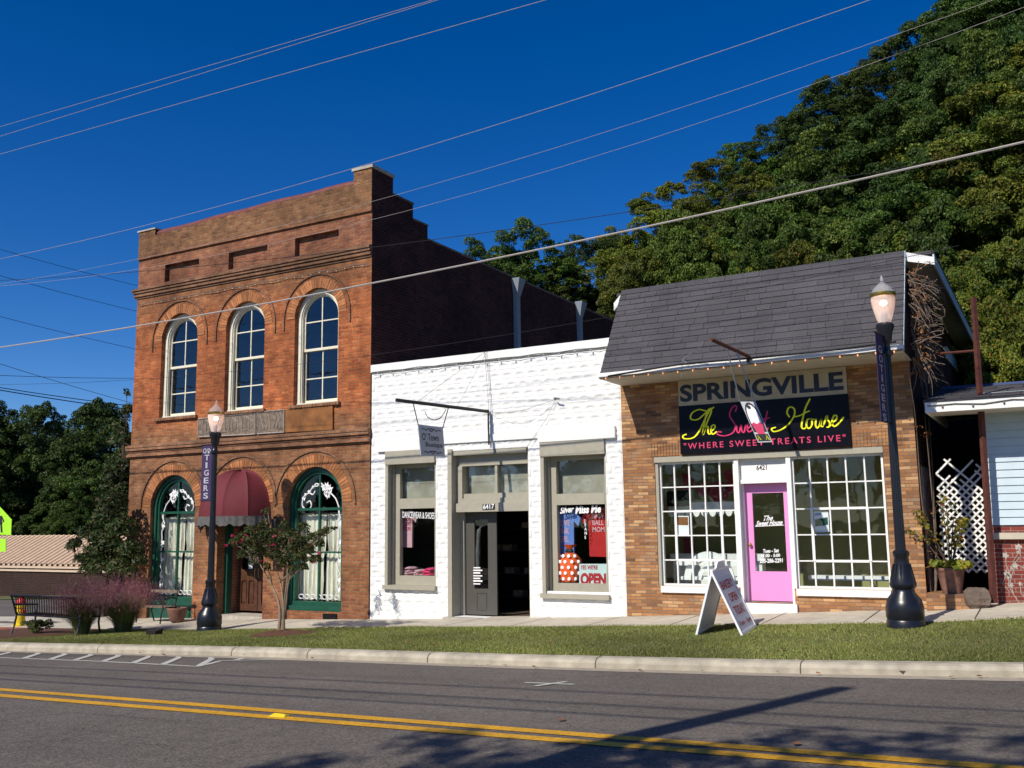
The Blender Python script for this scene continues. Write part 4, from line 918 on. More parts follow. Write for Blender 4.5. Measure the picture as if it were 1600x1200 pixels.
def display(o_, yf, lab):
    x0, x1, z0, z1 = o_
    yr = D+.20; yp = yr+.07
    f = MB().box(x0, x0+.075, D-.015, yr, z0, z1-.26).box(x0+.004, x0+.11, D+.12, yr+.1, z0, z1-.26).box(x1-.03, x1, D+.03, yr+.1, z0, z1-.26).box(x0, x1, D-.035, yr+.1, z1-.26, z1+.03).box(x0-.03, x1+.03, D-.06, yr+.1, z0-.06, z0+.03)
    f.box(x0+.11, x0+.24, yr, yr+.12, z0+.03, z1-.26).box(x1-.11, x1-.03, yr, yr+.12, z0+.03, z1-.26).box(x0+.24, x1-.11, yr, yr+.12, z0+.03, z0+.22).box(x0+.24, x1-.11, yr-.01, yr+.12, .38, .60).box(x0+.24, x1-.11, yr, yr+.12, z1-.34, z1-.26)
    wn = f.build('display_window', 'taupe_paint', wb); sub(wn, lab)
    MB().quad((x0+.22, yp, z0+.2), (x1-.1, yp, z0+.2), (x1-.1, yp, .39), (x0+.22, yp, .39)).build('pane', 'clear_glass', wn)
    MB().quad((x0+.22, yp, .59), (x1-.1, yp, .59), (x1-.1, yp, z1-.33), (x0+.22, yp, z1-.33)).build('transom_pane', 'dusty_glass', wn)
    MB().quad((x0+.2, yp+.12, .58), (x1-.1, yp+.12, .58), (x1-.1, yp+.12, z1-.3), (x0+.2, yp+.12, z1-.3)).build('blind', 'grey_blind', wn)
    return wn
w1 = display(WL, D, 'taupe framed display window left of the shop door'); w2 = display(WR, D, 'taupe framed display window right of the shop door')
def txt_px(name, body, c4, Y, m_, parent, **k):   # c4: lower left, lower right, upper left in photo pixels on plane Y
    O, A, B = (P(*q, Y) for q in c4); return text(name, body, O, (A-O), (B-O), m_, parent, **k)
txt_px('window_lettering', 'DANCEWEAR & SHOES', ((629, 809), (679, 811), (629, 799)), D+.262, 'pure_white', w1, bold=.012)
txt_px('window_lettering', 'Silver', ((875, 803), (897, 800), (875, 793)), D+.262, 'pure_white', w2, bold=.03, shear=.35)
txt_px('window_lettering', 'Miss Me', ((899, 803), (939, 801), (899, 791)), D+.262, 'pure_white', w2, bold=.04, shear=.15)
txt_px('window_lettering', 'J\nE\nA\nN\nS', ((913, 842), (917, 842), (913, 811)), D+.262, 'pure_white', w2, bold=.02)
# door bay
f = MB(); x0, x1, z0, z1 = WD
f.box(x0, x0+.1, D-.02, D+.45, z0, z1).box(x1-.05, x1, D+.1, D+.45, z0, z1).box(x0+.1, x1-.05, D+.04, D+.2, z1-.14, z1).box(x0+.1, x1-.05, D+.20, D+.36, z1-.36, z1-.14)
f.box(x0+.1, x0+.25, D+.16, D+.4, .42, z1-.36).box((x0+x1)/2+.06, (x0+x1)/2+.12, D+.22, D+.36, .62, z1-.36).box(x0+.25, x1-.05, D+.20, D+.4, .56, .66).box(x0+.25, x1-.05, D+.15, D+.4, .46, .56).box(x0+.1, x1-.05, D+.10, D+.4, .28, .46).box(x0+.1, x0+.2, D+.3, D+.45, z0, .28)
db = f.build('door_surround', 'taupe_paint', wb)
MB().quad((x0+.25, D+.30, .66), (x1-.05, D+.30, .66), (x1-.05, D+.30, z1-.36), (x0+.25, D+.30, z1-.36)).build('transom_pane', 'dusty_glass', db)
MB().quad((x0+.2, D+.42, .6), (x1-.05, D+.42, .6), (x1-.05, D+.42, z1-.3), (x0+.2, D+.42, z1-.3)).build('blind', 'grey_blind', db)
plq = MB().slab([P(754, 797, D+.09), P(773, 796, D+.09), P(773, 787, D+.09), P(754, 788, D+.09)], (0, .01, 0)).build('number_plate', 'dark_ink', db)
txt_px('number', '6417', ((755, 796), (772, 795), (755, 788)), D+.088, 'pure_white', plq, bold=.02)
def leafdoor(a, b, y, name_lab, parent=wb):
    m_ = MB().box(a, a+.22, y, y+.045, z0+.02, .28).box(b-.21, b, y, y+.045, z0+.02, .28).box(a+.22, b-.21, y, y+.045, z0+.02, z0+.55).box(a+.22, b-.21, y, y+.045, .12, .28)
    m_.box(a+.26, b-.25, y-.012, y, z0+.12, z0+.14).box(a+.26, b-.25, y-.012, y, z0+.46, z0+.48).box(a+.26, a+.28, y-.012, y, z0+.14, z0+.46).box(b-.27, b-.25, y-.012, y, z0+.14, z0+.46)
    o = m_.build('door', 'dark_taupe', parent); sub(o, name_lab); MB().quad((a+.2, y+.02, z0+.5), (b-.2, y+.02, z0+.5), (b-.2, y+.02, .2), (a+.2, y+.02, .2)).build('pane', 'clear_glass', o); return o
ds = leafdoor(x0+.2, X(776, 850, D+.36), D+.36, 'closed grey brown door leaf with a tall glass pane')
for i in range(7):
    q = P(741, 887+i*4.2, D+.355); wd = .11*(1 if i % 2 else .75)
    MB().box(q.x-wd*.2, q.x+wd*1.8, D+.352, D+.357, q.z-.012, q.z+.012+.004*(i % 3)).build('hours_lettering', 'pure_white', ds)
m_ = MB(); xr = x1-.06; m_.box(xr-.045, xr, D+.42, D+1.1, z0+.02, .28); od = m_.build('open_door', 'dark_taupe', wb); sub(od, 'open inward swung door leaf on the right of the doorway')
MB().sphere((xr-.07, D+.95, -.85), .03, 8, 6).build('door_knob', 'brass', od)
MB().box(x0-.05, x1+.0, D-.15, D+.34, -2.2, z0-.002).build('door_step', 'stone_cap', wb)
# things in the shop windows
def tshirt(lab, cx, zt, w, h, Y, m_, prints, grp='t-shirts hung in the shop windows'):
    s = w/2; poly = [(-s*.28, 0), (-s*.62, -.03*h), (-s*1.0, -.2*h), (-s*.86, -.34*h), (-s*.58, -.24*h), (-s*.56, -h), (s*.56, -1.01*h), (s*.58, -.24*h), (s*.86, -.34*h), (s*1.0, -.2*h), (s*.62, -.03*h), (s*.28, 0), (s*.12, -.05*h), (-s*.12, -.05*h)]
    t = thing('t_shirt', lab, 't-shirt', (cx, Y, zt-h), grp)
    MB().prism([(cx+a, zt+b) for a, b in poly], Y, Y+.05).build('fabric', m_, t)
    for (bd, a0, a1, b0, b1, pm) in prints: text('print', bd, (cx+a0*s, Y-.001, zt-b1*h), ((a1-a0)*s, 0, 0), (0, 0, (b1-b0)*h), pm, t, bold=.02)
    return t
cx, zt = XZ(634, 803, D+.4); tshirt('pink t-shirt with red ribbon print hanging in the left shop window', cx, zt+.08, .60, .80, D+.4, 'tee_pink', [('HOPE\nLOVE\nCURE', -.1, .5, .2, .55, 'print_red'), ('8', -.45, -.15, .18, .6, 'print_red')])
cx, zt = XZ(879, 797, D+.4); tshirt('blue t-shirt with pink print hanging in the right shop window', cx+.03, zt+.05, .72, 1.1, D+.4, 'tee_blue', [('LOVE\nPINK\nGIRL', -.35, .35, .22, .62, 'tee_pink')])
cx, zt = XZ(933, 797, D+.42); tshirt('dark red t-shirt with pale print hanging in the right shop window', cx+.02, zt+.05, .74, .95, D+.42, 'tee_red', [('BASE\nBALL\nMOM', -.35, .35, .12, .5, 'tee_pink')])
for (a, b, h_, m_, lab) in ((628, 650, .22, 'tee_pink', 'folded pale pink shirt piled at the left in the shop window'), (648, 664, .16, 'tee_pink', 'folded rose shirt in the middle of the window pile'), (662, 684, .2, 'hot_pink', 'folded hot pink shirt at the right of the window pile')):
    q0, q1 = X(a, 905, D+.5), X(b, 905, D+.5); z_ = -1.1; c = Vector(((q0+q1)/2, D+.5, z_))
    t_ = MB()
    for kk in range(4): t_.sphere((c.x+(kk % 2)*.03-.015, c.y+.01*kk, z_+.0+h_*(kk+.5)/4), 1, 16, 7, ((q1-q0)/2*(1-.07*kk), .2, h_/6.5))
    rr = random.Random(a); t_.v = [(x+rr.uniform(-.015, .015), y+rr.uniform(-.015, .015), z+rr.uniform(-.015, .015)) for x, y, z in t_.v]
    one('folded_shirt', t_, m_, lab, 'shirt', c, 'folded shirts in the left shop window', smooth=True)
q = P(891, 893, D+.42); t = thing('polka_dot_bag', 'orange gift bag with white polka dots and dark bow in the right shop window', 'gift bag', (q.x, D+.42, -1.12), )
MB().lathe([(.20, 0), (.235, .1), (.25, .3), (.23, .42), (.12, .54), (.06, .60), (.13, .72)], (q.x, D+.45, -1.12), 18).build('bag', 'orange_cloth', t, True)
m_ = MB()
for k in range(20):
    zz = -1.06+.11*(k // 4); an = -math.pi/2+((k % 4)-1.5)*.55+(.27 if (k//4) % 2 else 0); r_ = (.225, .25, .255, .25, .22)[k // 4]
    m_.sphere((q.x+r_*math.cos(an), D+.45+r_*math.sin(an), zz), .036, 8, 6, (1, .3, 1))
m_.build('polka_dots', 'pure_white', t)
MB().sphere((q.x, D+.4, -.53), .06, 8, 6, (1.6, 1, 1)).build('bow', 'dark_ink', t)
q = P(873, 900, D+.5); one('green_gift_box', MB().box(q.x-.1, q.x+.14, D+.5, D+.7, -1.12, -.78).box(q.x-.11, q.x+.15, D+.49, D+.71, -.79, -.74), 'lime', 'green gift box in the lower left corner of the right shop window', 'gift box', (q.x, D+.6, -1.12))
c = [P(905, 915, D+.3), P(948, 917, D+.3), P(948, 881, D+.3), P(905, 881, D+.3)]
t = thing('open_sign', 'pale YES WE\'RE OPEN card in the right shop window', 'sign', c[0]); MB().slab(c, (0, .01, 0)).build('card', 'pale_aqua', t)
txt_px('lettering', "YES WE'RE", ((907, 890), (934, 890), (907, 883)), D+.298, 'print_red', t, bold=.03); txt_px('lettering', 'OPEN', ((907, 914), (947, 915), (907, 895)), D+.298, 'print_red', t, bold=.06)
# scarf on the door pane, boxes on a rack inside
q = P(748, 850, D+.46); one('scarf', MB().tube(cat_rom([(q.x+.12, D+.46, .0), (q.x+.02, D+.46, -.1), (q.x-.03, D+.46, -.5), (q.x-.06, D+.47, -1.15)], 5), [.02]*5+[.05]*5+[.07]*6, 8), 'grey_cloth', 'mottled grey scarf hanging behind the glass of the shop door', 'scarf', (q.x, D+.46, -1.2), smooth=True)
t = thing('shoe_rack', 'dark display rack with a few pale boxes inside the open shop door', 'rack', (X(797, 900, 19), 19.2, -1.86)); xq = X(797, 900, 19)
m_ = MB()
for k in range(4): m_.box(xq-.8, xq+.8, 19, 19.4, -1.6+k*.5, -1.57+k*.5)
m_.box(xq-.85, xq-.8, 19, 19.4, -1.86, .4).box(xq+.8, xq+.85, 19, 19.4, -1.86, .4); m_.build('frame', 'dark_iron', t)
for a, k in ((-.15, 1), (.35, 1), (-.2, 2), (.3, 3), (-.5, 2), (.05, 0)): MB().box(xq+a, xq+a+.24, 19.02, 19.3, -1.57+k*.5, -1.44+k*.5).build('box', 'faded_board', t)
string_lights('string_lights', 'string of small bulbs along the top edge of the white block wall', [(WX0+.05+i*(WX1-WX0-.1)/14, D-.05, TOP-.0+.012*math.sin(i*2.7)) for i in range(15)], 'galv', 'cable', 17, .017, .035)

# ================================================================== TAN BRICK SHOP (right)
SX0, SX1 = -7.19, -1.985
sb = thing('tan_brick_shop', 'tan brick shop with a steep dark shingled roof front and a pink door', 'shop building', (SX0, D, -1.8))
OX0, OX1, OZ0, OZ1 = -6.55, -2.50, -1.14, 1.22
DX0, DX1 = -5.03, -4.08
DZ = -1.40
MB().panel([(SX0, -2.2), (SX1, -2.2), (SX1, 2.66), (SX0, 2.66)], [[(OX0, OZ0), (DX0, OZ0), (DX0, DZ), (DX1, DZ), (DX1, OZ0), (OX1, OZ0), (OX1, OZ1), (OX0, OZ1)]], D, .22).build('front_wall', 'tan_brick', sb)
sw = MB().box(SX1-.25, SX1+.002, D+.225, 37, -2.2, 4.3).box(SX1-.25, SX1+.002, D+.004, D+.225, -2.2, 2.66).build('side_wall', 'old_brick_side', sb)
MB().box(SX0, SX0+.2, D+.225, 37, -2, 4.3).box(SX0+.2, SX1-.25, 36.8, 37, -2, 4.3).box(SX0+.2, SX1-.25, D+.3, D+.5, 2.66, 4.3).build('rear_wall', 'old_brick_side', sb)
rr = random.Random(11); mb = MB(); x = OX0-.10; mb2 = MB()
while x < OX1+.3:   # soldier course over the windows
    if not (-6.08 < x < -2.97): (mb if x < -5 else mb2).box(x+.004, x+.054, D-.006-rr.random()*.008, D+.01, OZ1+.01, OZ1+.28)
    x += .0585
mb.build('soldier_course', 'tan_brick', sb); mb2.build('soldier_course', 'tan_brick', sb)
# mansard front, eave, soffit, flat roof with overhang
EX0, EX1, EZ = -7.16, -1.95, 2.70
RY, RZ = 17.14, 4.545
mb = MB(); nx, nz = 40, 13
mb.slab([(EX0, 15.97, EZ), (EX1, 15.97, EZ), (EX1, RY, RZ), (EX0, RY, RZ)], (0, .06, -.04))
ro = mb.build('shingled_roof', 'shingle', sb)
mb = MB(); rr = random.Random(4)   # real shingle tabs: courses with small thickness
nc = 15; L_ = Vector((0, RY-15.97, RZ-EZ)); nrm = Vector((0, -L_.z, L_.y)).normalized()
for c_ in range(nc):
    x = EX0-(.15 if c_ % 2 else 0)-rr.random()*.1
    while x < EX1:
        wd = rr.choice((.26, .30, .30, .34, .60)); x0, x1 = max(EX0, x+.004), min(EX1, x+wd-.004); x += wd
        if x1-x0 < .02: continue
        a = Vector((0, 15.97, EZ))+L_*(c_/nc); b = Vector((0, 15.97, EZ))+L_*((c_+1)/nc)
        t = .012+rr.random()*.006
        mb.hexa([(x0, a.y, a.z), (x1, a.y, a.z), (x1, b.y, b.z), (x0, b.y, b.z)]+[(x0, (a+nrm*t).y, (a+nrm*t).z), (x1, (a+nrm*t).y, (a+nrm*t).z), (x1, (b+nrm*.003).y, (b+nrm*.003).z), (x0, (b+nrm*.003).y, (b+nrm*.003).z)])
mb.build('shingle', 'shingle_tab', ro)['kind'] = 'stuff'
MB().slab([(EX0, 15.955, EZ+.03), (EX0, 15.955, EZ-.06), (EX1, 15.955, EZ-.06), (EX1, 15.955, EZ+.03)], (0, -.03, 0)).box(EX0-.02, EX1+.02, 15.90, 15.95, EZ-.06, EZ+.02).build('gutter', 'white_paint', sb)
mb = MB()
for i in range(13): mb.box(EX0, EX1, 15.96+i*.08, 15.96+i*.08+.074, EZ-.075+.003*(i % 2), EZ-.06)
mb.build('soffit', 'soffit', sb)
MB().prism([(0, 0)], 0, 0) if False else None
def side_tri(x, m_, nm, par):
    m2 = MB(); vs = [(x, 15.97, EZ-.05), (x, RY, RZ), (x, RY+.2, RZ), (x, RY+.2, EZ-.05)]
    return m2.slab(vs, (.02, 0, 0)).build(nm, m_, par)
side_tri(EX1-.03, 'old_brick_side', 'cheek_panel', sb); MB().slab([(EX1-.008, 15.97, EZ-.05), (EX1-.008, 16.06, EZ-.05), (EX1-.008, RY+.09, RZ-.02), (EX1-.008, RY, RZ)], (.02, 0, 0)).build('cheek_trim', 'siding', sb); side_tri(EX0+.01, 'white_paint', 'cheek_panel', sb)
FRX = -1.50
MB().box(-7.3, FRX, RY+.06, 37, RZ-.10, RZ-.04).build('flat_roof', 'shingle', sb)
mb = MB()
for i in range(30): mb.box(SX1+.01, FRX-.03, RY+.08+i*.66, RY+.08+i*.66+.64, RZ-.19, RZ-.18+.003*(i % 2))
mb.build('side_soffit', 'soffit', sb)
mb = MB().slab([(EX1+.0, RY+.02, RZ-.02), (FRX, RY+.04, RZ-.17), (FRX, RY+.04, RZ-.30), (EX1+.0, RY+.02, RZ-.18)], (0, .03, 0))
mb.build('front_fascia', 'white_paint', sb)
mb = MB().slab([(EX0-.0, RY+.02, RZ-.03), (EX0-.19, RY+.02, RZ-.23), (EX0-.19, RY+.02, RZ-.38), (EX0-.0, RY+.02, RZ-.18)], (0, .03, 0))
mb.build('front_fascia', 'white_paint', sb)
MB().box(FRX-.03, FRX, RY+.07, 37, RZ-.30, RZ-.11).build('side_fascia', 'siding', sb)
q = PX(1478, 545, SX1+.03); MB().box(SX1+.003, SX1+.05, q.y, 33, q.z-.22, q.z+.06).build('wall_trim', 'siding', sb)
MB().quad((SX1+.004, D+.4, -1.2), (SX1+.004, D+1.6, -1.2), (SX1+.004, D+1.6, .9), (SX1+.004, D+.4, .9)).build('mural', 'mural', sb)
# interior
mb = MB().box(SX0+.2, SX1-.25, 19.4, 19.5, -1.6, 2.4).box(SX0+.21, SX0+.3, D+.23, 19.4, -1.6, 2.4).box(SX1-.35, SX1-.26, D+.23, 19.4, -1.6, 2.4).box(SX0+.3, SX1-.35, D+.23, 19.4, 1.75, 1.85)
mb.build('room_wall', 'olive_room', sb); MB().box(SX0+.3, SX1-.35, D+.23, 19.4, -1.7, -1.40).build('room_floor', 'soffit', sb)
mb = MB()
for px, py, r_ in ((1069, 755, .2), (1098, 765, .15), (1122, 768, .22), (1143, 760, .14), (1140, 742, .12), (1048, 812, .17), (1071, 855, .2), (1052, 900, .22), (1150, 900, .2)):
    q = P(px, py, 19.36); mb.add([(q.x+r_*math.cos(t), 19.385, q.z+r_*math.sin(t)) for t in [2*math.pi*i/20 for i in range(20)]], [tuple(range(20))])
mb.build('wall_dot', 'pink_dot', sb)
# steel windows
def steel(x0, x1, nv, lab, ven):
    y = D+.10; f = MB().box(x0, x0+.035, y-.02, y+.05, OZ0, OZ1-.1).box(x1-.035, x1, y-.02, y+.05, OZ0, OZ1-.1).box(x0+.035, x1-.035, y-.02, y+.05, OZ1-.14, OZ1-.1).box(x0+.035, x1-.035, y-.02, y+.05, OZ0, OZ0+.04)
    wn = f.build('steel_window', 'white_paint', sb); sub(wn, lab); H = OZ1-.12-OZ0-.02; Wd = x1-x0
    m_ = MB()
    for i in range(1, nv): m_.box(x0+Wd*i/nv-.013, x0+Wd*i/nv+.013, y-.010, y+.03, OZ0+.04, OZ1-.14)
    for j in range(1, 5): m_.box(x0+.035, x1-.035, y-.006, y+.026, OZ0+.02+H*j/5-.011, OZ0+.02+H*j/5+.011)
    a, b, c, d = x0+Wd/nv*ven[0], x0+Wd/nv*ven[1], OZ0+.02+H/5, OZ0+.02+H*3/5
    m_.box(a-.025, a+.02, y-.02, y-.0065, c, d).box(b-.02, b+.025, y-.02, y-.0065, c, d).box(a+.02, b-.02, y-.02, y-.0065, c-.02, c+.022).box(a+.02, b-.02, y-.02, y-.0065, d-.022, d+.02)
    m_.build('glazing_bar', 'white_paint', wn)
    MB().quad((x0+.02, y+.01, OZ0+.02), (x1-.02, y+.01, OZ0+.02), (x1-.02, y+.01, OZ1-.12), (x0+.02, y+.01, OZ1-.12)).build('pane', 'clear_glass', wn)
    MB().box(x0-.0, x1+(.0), D-.05, y-.02, OZ0-.115, OZ0-.001).build('sill', 'white_paint', wn)
    return wn
swl = steel(OX0+.06, DX0-.02, 5, 'small paned white steel window left of the pink door', (1, 4)); swr = steel(DX1+.04, OX1-.02, 5, 'small paned white steel window right of the pink door', (1, 4))
MB().box(OX0, OX1, D-.012, D+.12, OZ1-.10, OZ1).box(OX0, OX0+.06, D+.02, D+.14, OZ0, OZ1-.10).build('window_head', 'taupe_paint', sb)
# door
f = MB().box(DX0-.02, DX0+.06, D+.02, D+.22, DZ, OZ1-.1).box(DX1-.04, DX1+.04, D+.01, D+.22, DZ, OZ1-.1).box(DX0+.06, DX1-.04, D+.12, D+.16, .75, OZ1-.1).box(DX0+.06, DX1-.04, D+.08, D+.2, .68, .75).box(DX0+.06, DX0+.09, D+.14, D+.32, DZ, .68)
dfm = f.build('door_frame', 'white_paint', sb)
txt_px('number', '6421', ((1182, 735), (1198, 734), (1182, 727)), D+.118, 'dark_ink', dfm, bold=.01)
y = D+.26; a, b = DX0+.09, DX1-.02
dm = MB().box(a, a+.13, y, y+.045, DZ+.02, .68).box(b-.15, b, y, y+.045, DZ+.02, .68).box(a+.13, b-.15, y, y+.045, DZ+.02, DZ+.53).box(a+.13, b-.15, y, y+.045, .51, .68)
dr = dm.build('door', 'pink_door', sb); sub(dr, 'pale pink door with one tall glass pane'); MB().quad((a+.12, y+.02, DZ+.52), (b-.14, y+.02, DZ+.52), (b-.14, y+.02, .52), (a+.12, y+.02, .52)).build('pane', 'clear_glass', dr)
MB().sphere((a+.065, y-.05, DZ+1.0), .032, 10, 8).tube([(a+.065, y, DZ+1.0), (a+.065, y-.04, DZ+1.0)], .015, 6).build('door_knob', 'brass', dr)
txt_px('lettering', 'The', ((1193, 814), (1208, 813), (1193, 806)), y+.016, 'pure_white', dr, shear=.5, bold=.02)
txt_px('lettering', 'Sweet House', ((1181, 822), (1223, 820), (1181, 814)), y+.016, 'pure_white', dr, shear=.5, bold=.03)
MB().slab([P(1180, 823, y+.016), P(1225, 821, y+.016), P(1225, 820, y+.016), P(1180, 822, y+.016)], (0, .002, 0)).build('lettering', 'pure_white', dr)
txt_px('lettering', 'Tues - Sat', ((1192, 864), (1217, 863), (1192, 858)), y+.016, 'pure_white', dr, bold=.03)
txt_px('lettering', '11:00 - 5:00', ((1190, 871), (1219, 870), (1190, 866)), y+.016, 'pure_white', dr, bold=.03)
txt_px('lettering', '205-286-2291', ((1187, 880), (1223, 879), (1187, 873)), y+.016, 'pure_white', dr, bold=.03)
MB().box(DX0-.02, DX1+.04, D-.06, D+.5, DZ-.30, DZ-.002).build('door_step', 'white_paint', sb)
# fascia signs
c = [P(1061.5, 634, D-.05), P(1324, 616, D-.05), P(1321, 574, D-.05), P(1058.5, 594, D-.05)]
zt_ = (c[2].z+c[3].z)/2; zm_ = (c[0].z+c[1].z)/2; za_ = (Z(1065, 711)+Z(1325, 697))/2; x0_, x1_ = (c[0].x+c[3].x)/2, (c[1].x+c[2].x)/2
t = thing('town_sign', 'cream sign board reading SPRINGVILLE in dark block letters under the eave', 'sign', (x0_, D, zm_))
MB().box(x0_, x1_, D-.05, D-.003, zm_+.002, zt_).build('board', 'sign_cream', t)
text('lettering', 'SPRINGVILLE', (x0_+.03, D-.051, zm_+.07), (x1_-x0_-.08, 0, 0), (0, 0, zt_-zm_-.15), 'navy', t, bold=.035, ext=.004)
t = thing('shop_sign', 'black sign with yellow and pink script reading The Sweet House over the windows', 'sign', (x0_, D, za_))
MB().box(x0_, x1_+.01, D-.06, D-.003, za_, zm_).build('board', 'black_board', t)
W_, H_ = x1_-x0_, zm_-za_
O_ = (x0_, D-.062, za_)
FT = [[(.175, .84), (.12, .70), (.075, .72), (.085, .84), (.13, .90), (.18, .86), (.225, .93)], [(.205, .92), (.165, .70), (.125, .46), (.085, .33), (.03, .32), (.02, .38), (.045, .41)],
      [(.145, .38), (.175, .62), (.205, .84), (.195, .90), (.175, .80), (.155, .55), (.148, .38), (.165, .52), (.18, .54), (.18, .42), (.19, .385), (.205, .42)], [(.20, .44), (.222, .50), (.222, .56), (.205, .55), (.198, .44), (.21, .38), (.235, .43)]]
FS = [[(.352, .80), (.362, .88), (.352, .93), (.325, .84), (.318, .72), (.335, .62), (.35, .50), (.33, .38), (.28, .33), (.238, .37), (.24, .42), (.265, .41)],
      [(.358, .54), (.357, .42), (.37, .38), (.385, .54), (.386, .42), (.40, .38), (.412, .52), (.425, .50)], [(.42, .44), (.44, .50), (.442, .56), (.428, .55), (.42, .44), (.432, .38), (.455, .43)],
      [(.455, .44), (.475, .50), (.477, .56), (.463, .55), (.455, .44), (.467, .38), (.495, .46)], [(.545, .78), (.528, .55), (.518, .41), (.528, .38), (.545, .44)], [(.50, .60), (.56, .64)]]
FH = [[(.672, .62), (.658, .72), (.675, .82), (.70, .78), (.70, .66), (.668, .50), (.62, .39), (.575, .36), (.565, .42), (.59, .44)], [(.795, .96), (.765, .78), (.745, .56), (.737, .42), (.75, .38), (.765, .42)], [(.695, .62), (.73, .64), (.77, .70), (.79, .72)],
      [(.792, .56), (.772, .55), (.765, .44), (.778, .38), (.795, .44), (.797, .54), (.788, .57), (.815, .54)], [(.822, .56), (.816, .44), (.826, .38), (.842, .46), (.85, .56), (.846, .42), (.86, .40)], [(.86, .42), (.882, .60), (.885, .53), (.896, .46), (.890, .39), (.876, .385)], [(.895, .40), (.91, .46), (.932, .52), (.936, .59), (.92, .59), (.908, .46), (.922, .39), (.955, .48), (.975, .56)]]
for nm_, L_s, w_s, m_s in (('script_lettering', FT, .0155, 'neon_yellow'), ('script_lettering', FS, .0125, 'hot_pink'), ('script_lettering', FH, .0155, 'neon_yellow')):
    m_ = MB()
    strokes(m_, L_s, O_, (W_, 0, 0), (0, 0, H_), w_s, .002); m_.build(nm_, m_s, t)
text('lettering', '"WHERE SWEET TREATS LIVE"', (x0_+.07, D-.061, za_+.09), (W_-.14, 0, .0), (0, 0, .115), 'dull_pink', t, bold=.012, space=1.35, ext=.004)
# things inside and stuck on the windows
def card(name, lab, c4, Y, m_, cat_='poster', grp=None):
    c = [P(*q, Y) for q in c4]; t = thing(name, lab, cat_, c[0], grp); MB().slab(c, (0, .006, 0)).build('sheet', m_, t); return t, c
t, c = card('poster', 'white flyer with a photo on top, taped inside the left small paned window', ((1056, 838), (1077, 838), (1076, 806), (1055, 806)), D+.13, 'pure_white')
MB().slab([c[3]+Vector((.015, -.002, -.02)), c[2]+Vector((-.015, -.002, -.02)), c[2]+Vector((-.015, -.002, -.17)), c[3]+Vector((.015, -.002, -.17))], (0, .001, 0)).build('picture', 'old_wood', t)
t, c = card('poster', 'poster with a green and black picture, taped inside the right small paned window', ((1273, 832), (1296, 831), (1294, 799), (1271, 799)), D+.13, 'pure_white')
MB().slab([c[0]+Vector((.015, -.002, .10)), c[1]+Vector((-.015, -.002, .12)), c[1]+Vector((-.015, -.002, .25)), c[0]+Vector((.015, -.002, .22))], (0, .001, 0)).build('picture', 'green_paint', t)
MB().slab([c[3]+Vector((.02, -.002, -.03)), c[3]+Vector((.13, -.002, -.03)), c[3]+Vector((.13, -.002, -.07)), c[3]+Vector((.02, -.002, -.07))], (0, .001, 0)).build('picture', 'tee_blue', t)
q = P(1060, 778, D+.9); t = thing('menu_board', 'dark menu board hung on thin chains inside the left window', 'menu board', (q.x, D+.9, q.z-.2))
MB().box(q.x-.24, q.x+.24, D+.9, D+.92, q.z-.16, q.z+.14).build('board', 'black_board', t)
for s in (-1, 1): MB().tube([(q.x+s*.1, D+.91, q.z+.14), (q.x+s*.04, D+.91, q.z+.75)], .006, 4).build('chain', 'galv', t)
q0, q1 = P(1045, 797, D+1.0), P(1158, 792, D+1.0); t = thing('counter_canopy', 'white scalloped canopy over the counter behind the left window', 'canopy', (q0.x, D+1, q0.z-.2))
m_ = MB().box(q0.x, q1.x, D+1.0, D+1.35, q0.z, q0.z+.14); n = 9; wd = (q1.x-q0.x)/n
m_.build('board', 'white_paint', t); m_ = MB()
for i in range(n): cx = q0.x+wd*(i+.5); m_.slab([(cx+wd*.47*math.cos(a), D+1.0, q0.z-.14*math.sin(a)) for a in [math.pi*k/10 for k in range(11)]], (0, .012, 0))
m_.build('scallop', 'white_paint', t)
q = P(1108, 900, D+.25); t = thing('arched_bench', 'white arch backed bench just inside the left window', 'bench', (q.x, D+.45, -1.4)); zb0 = OZ0
m_ = MB(); n = 20
for r0, r1 in ((.33, .45), (.14, .22)):
    o_ = [(q.x+r*math.cos(math.pi*i/n)*1.05, zb0+.1+r*math.sin(math.pi*i/n)*1.15) for r in (r1,) for i in range(n+1)]+[(q.x+r*math.cos(math.pi*i/n)*1.05, zb0+.1+r*math.sin(math.pi*i/n)*1.15) for r in (r0,) for i in range(n, -1, -1)]
    m_.prism(o_, D+.24, D+.27)
m_.box(q.x-.62, q.x+.7, D+.27, D+.30, zb0+.36, zb0+.46)
m_.build('backrest', 'white_paint', t); MB().box(q.x-.55, q.x+.6, D+.28, D+.6, zb0+.10, zb0+.16).build('seat', 'white_paint', t)
for s in (-.42, .42): MB().box(q.x+s-.03, q.x+s+.03, D+.47, D+.53, -1.4, zb0+.14).build('leg', 'white_paint', t)
t = thing('display_counter', 'long white display counter inside the tan brick shop', 'counter', (-5.8, D+1.4, -1.4)); MB().box(-6.75, -4.9, D+1.2, D+1.5, -.75, -.6).box(-6.7, -4.95, D+1.22, D+1.48, -1.4, -.75).build('body', 'white_paint', t)
MB().box(-3.95, -2.6, D+.5, D+.7, OZ0+.12, OZ0+.2).build('shelf', 'white_paint', sb)
string_lights('string_lights', 'string of small amber bulbs along the eave of the shingled roof', [(EX0+.02+i*(EX1-EX0)/14, 15.885, EZ-.055+.006*math.sin(i*3)) for i in range(15)], 'bulb_glow', 'cable', 19, .013, .03)
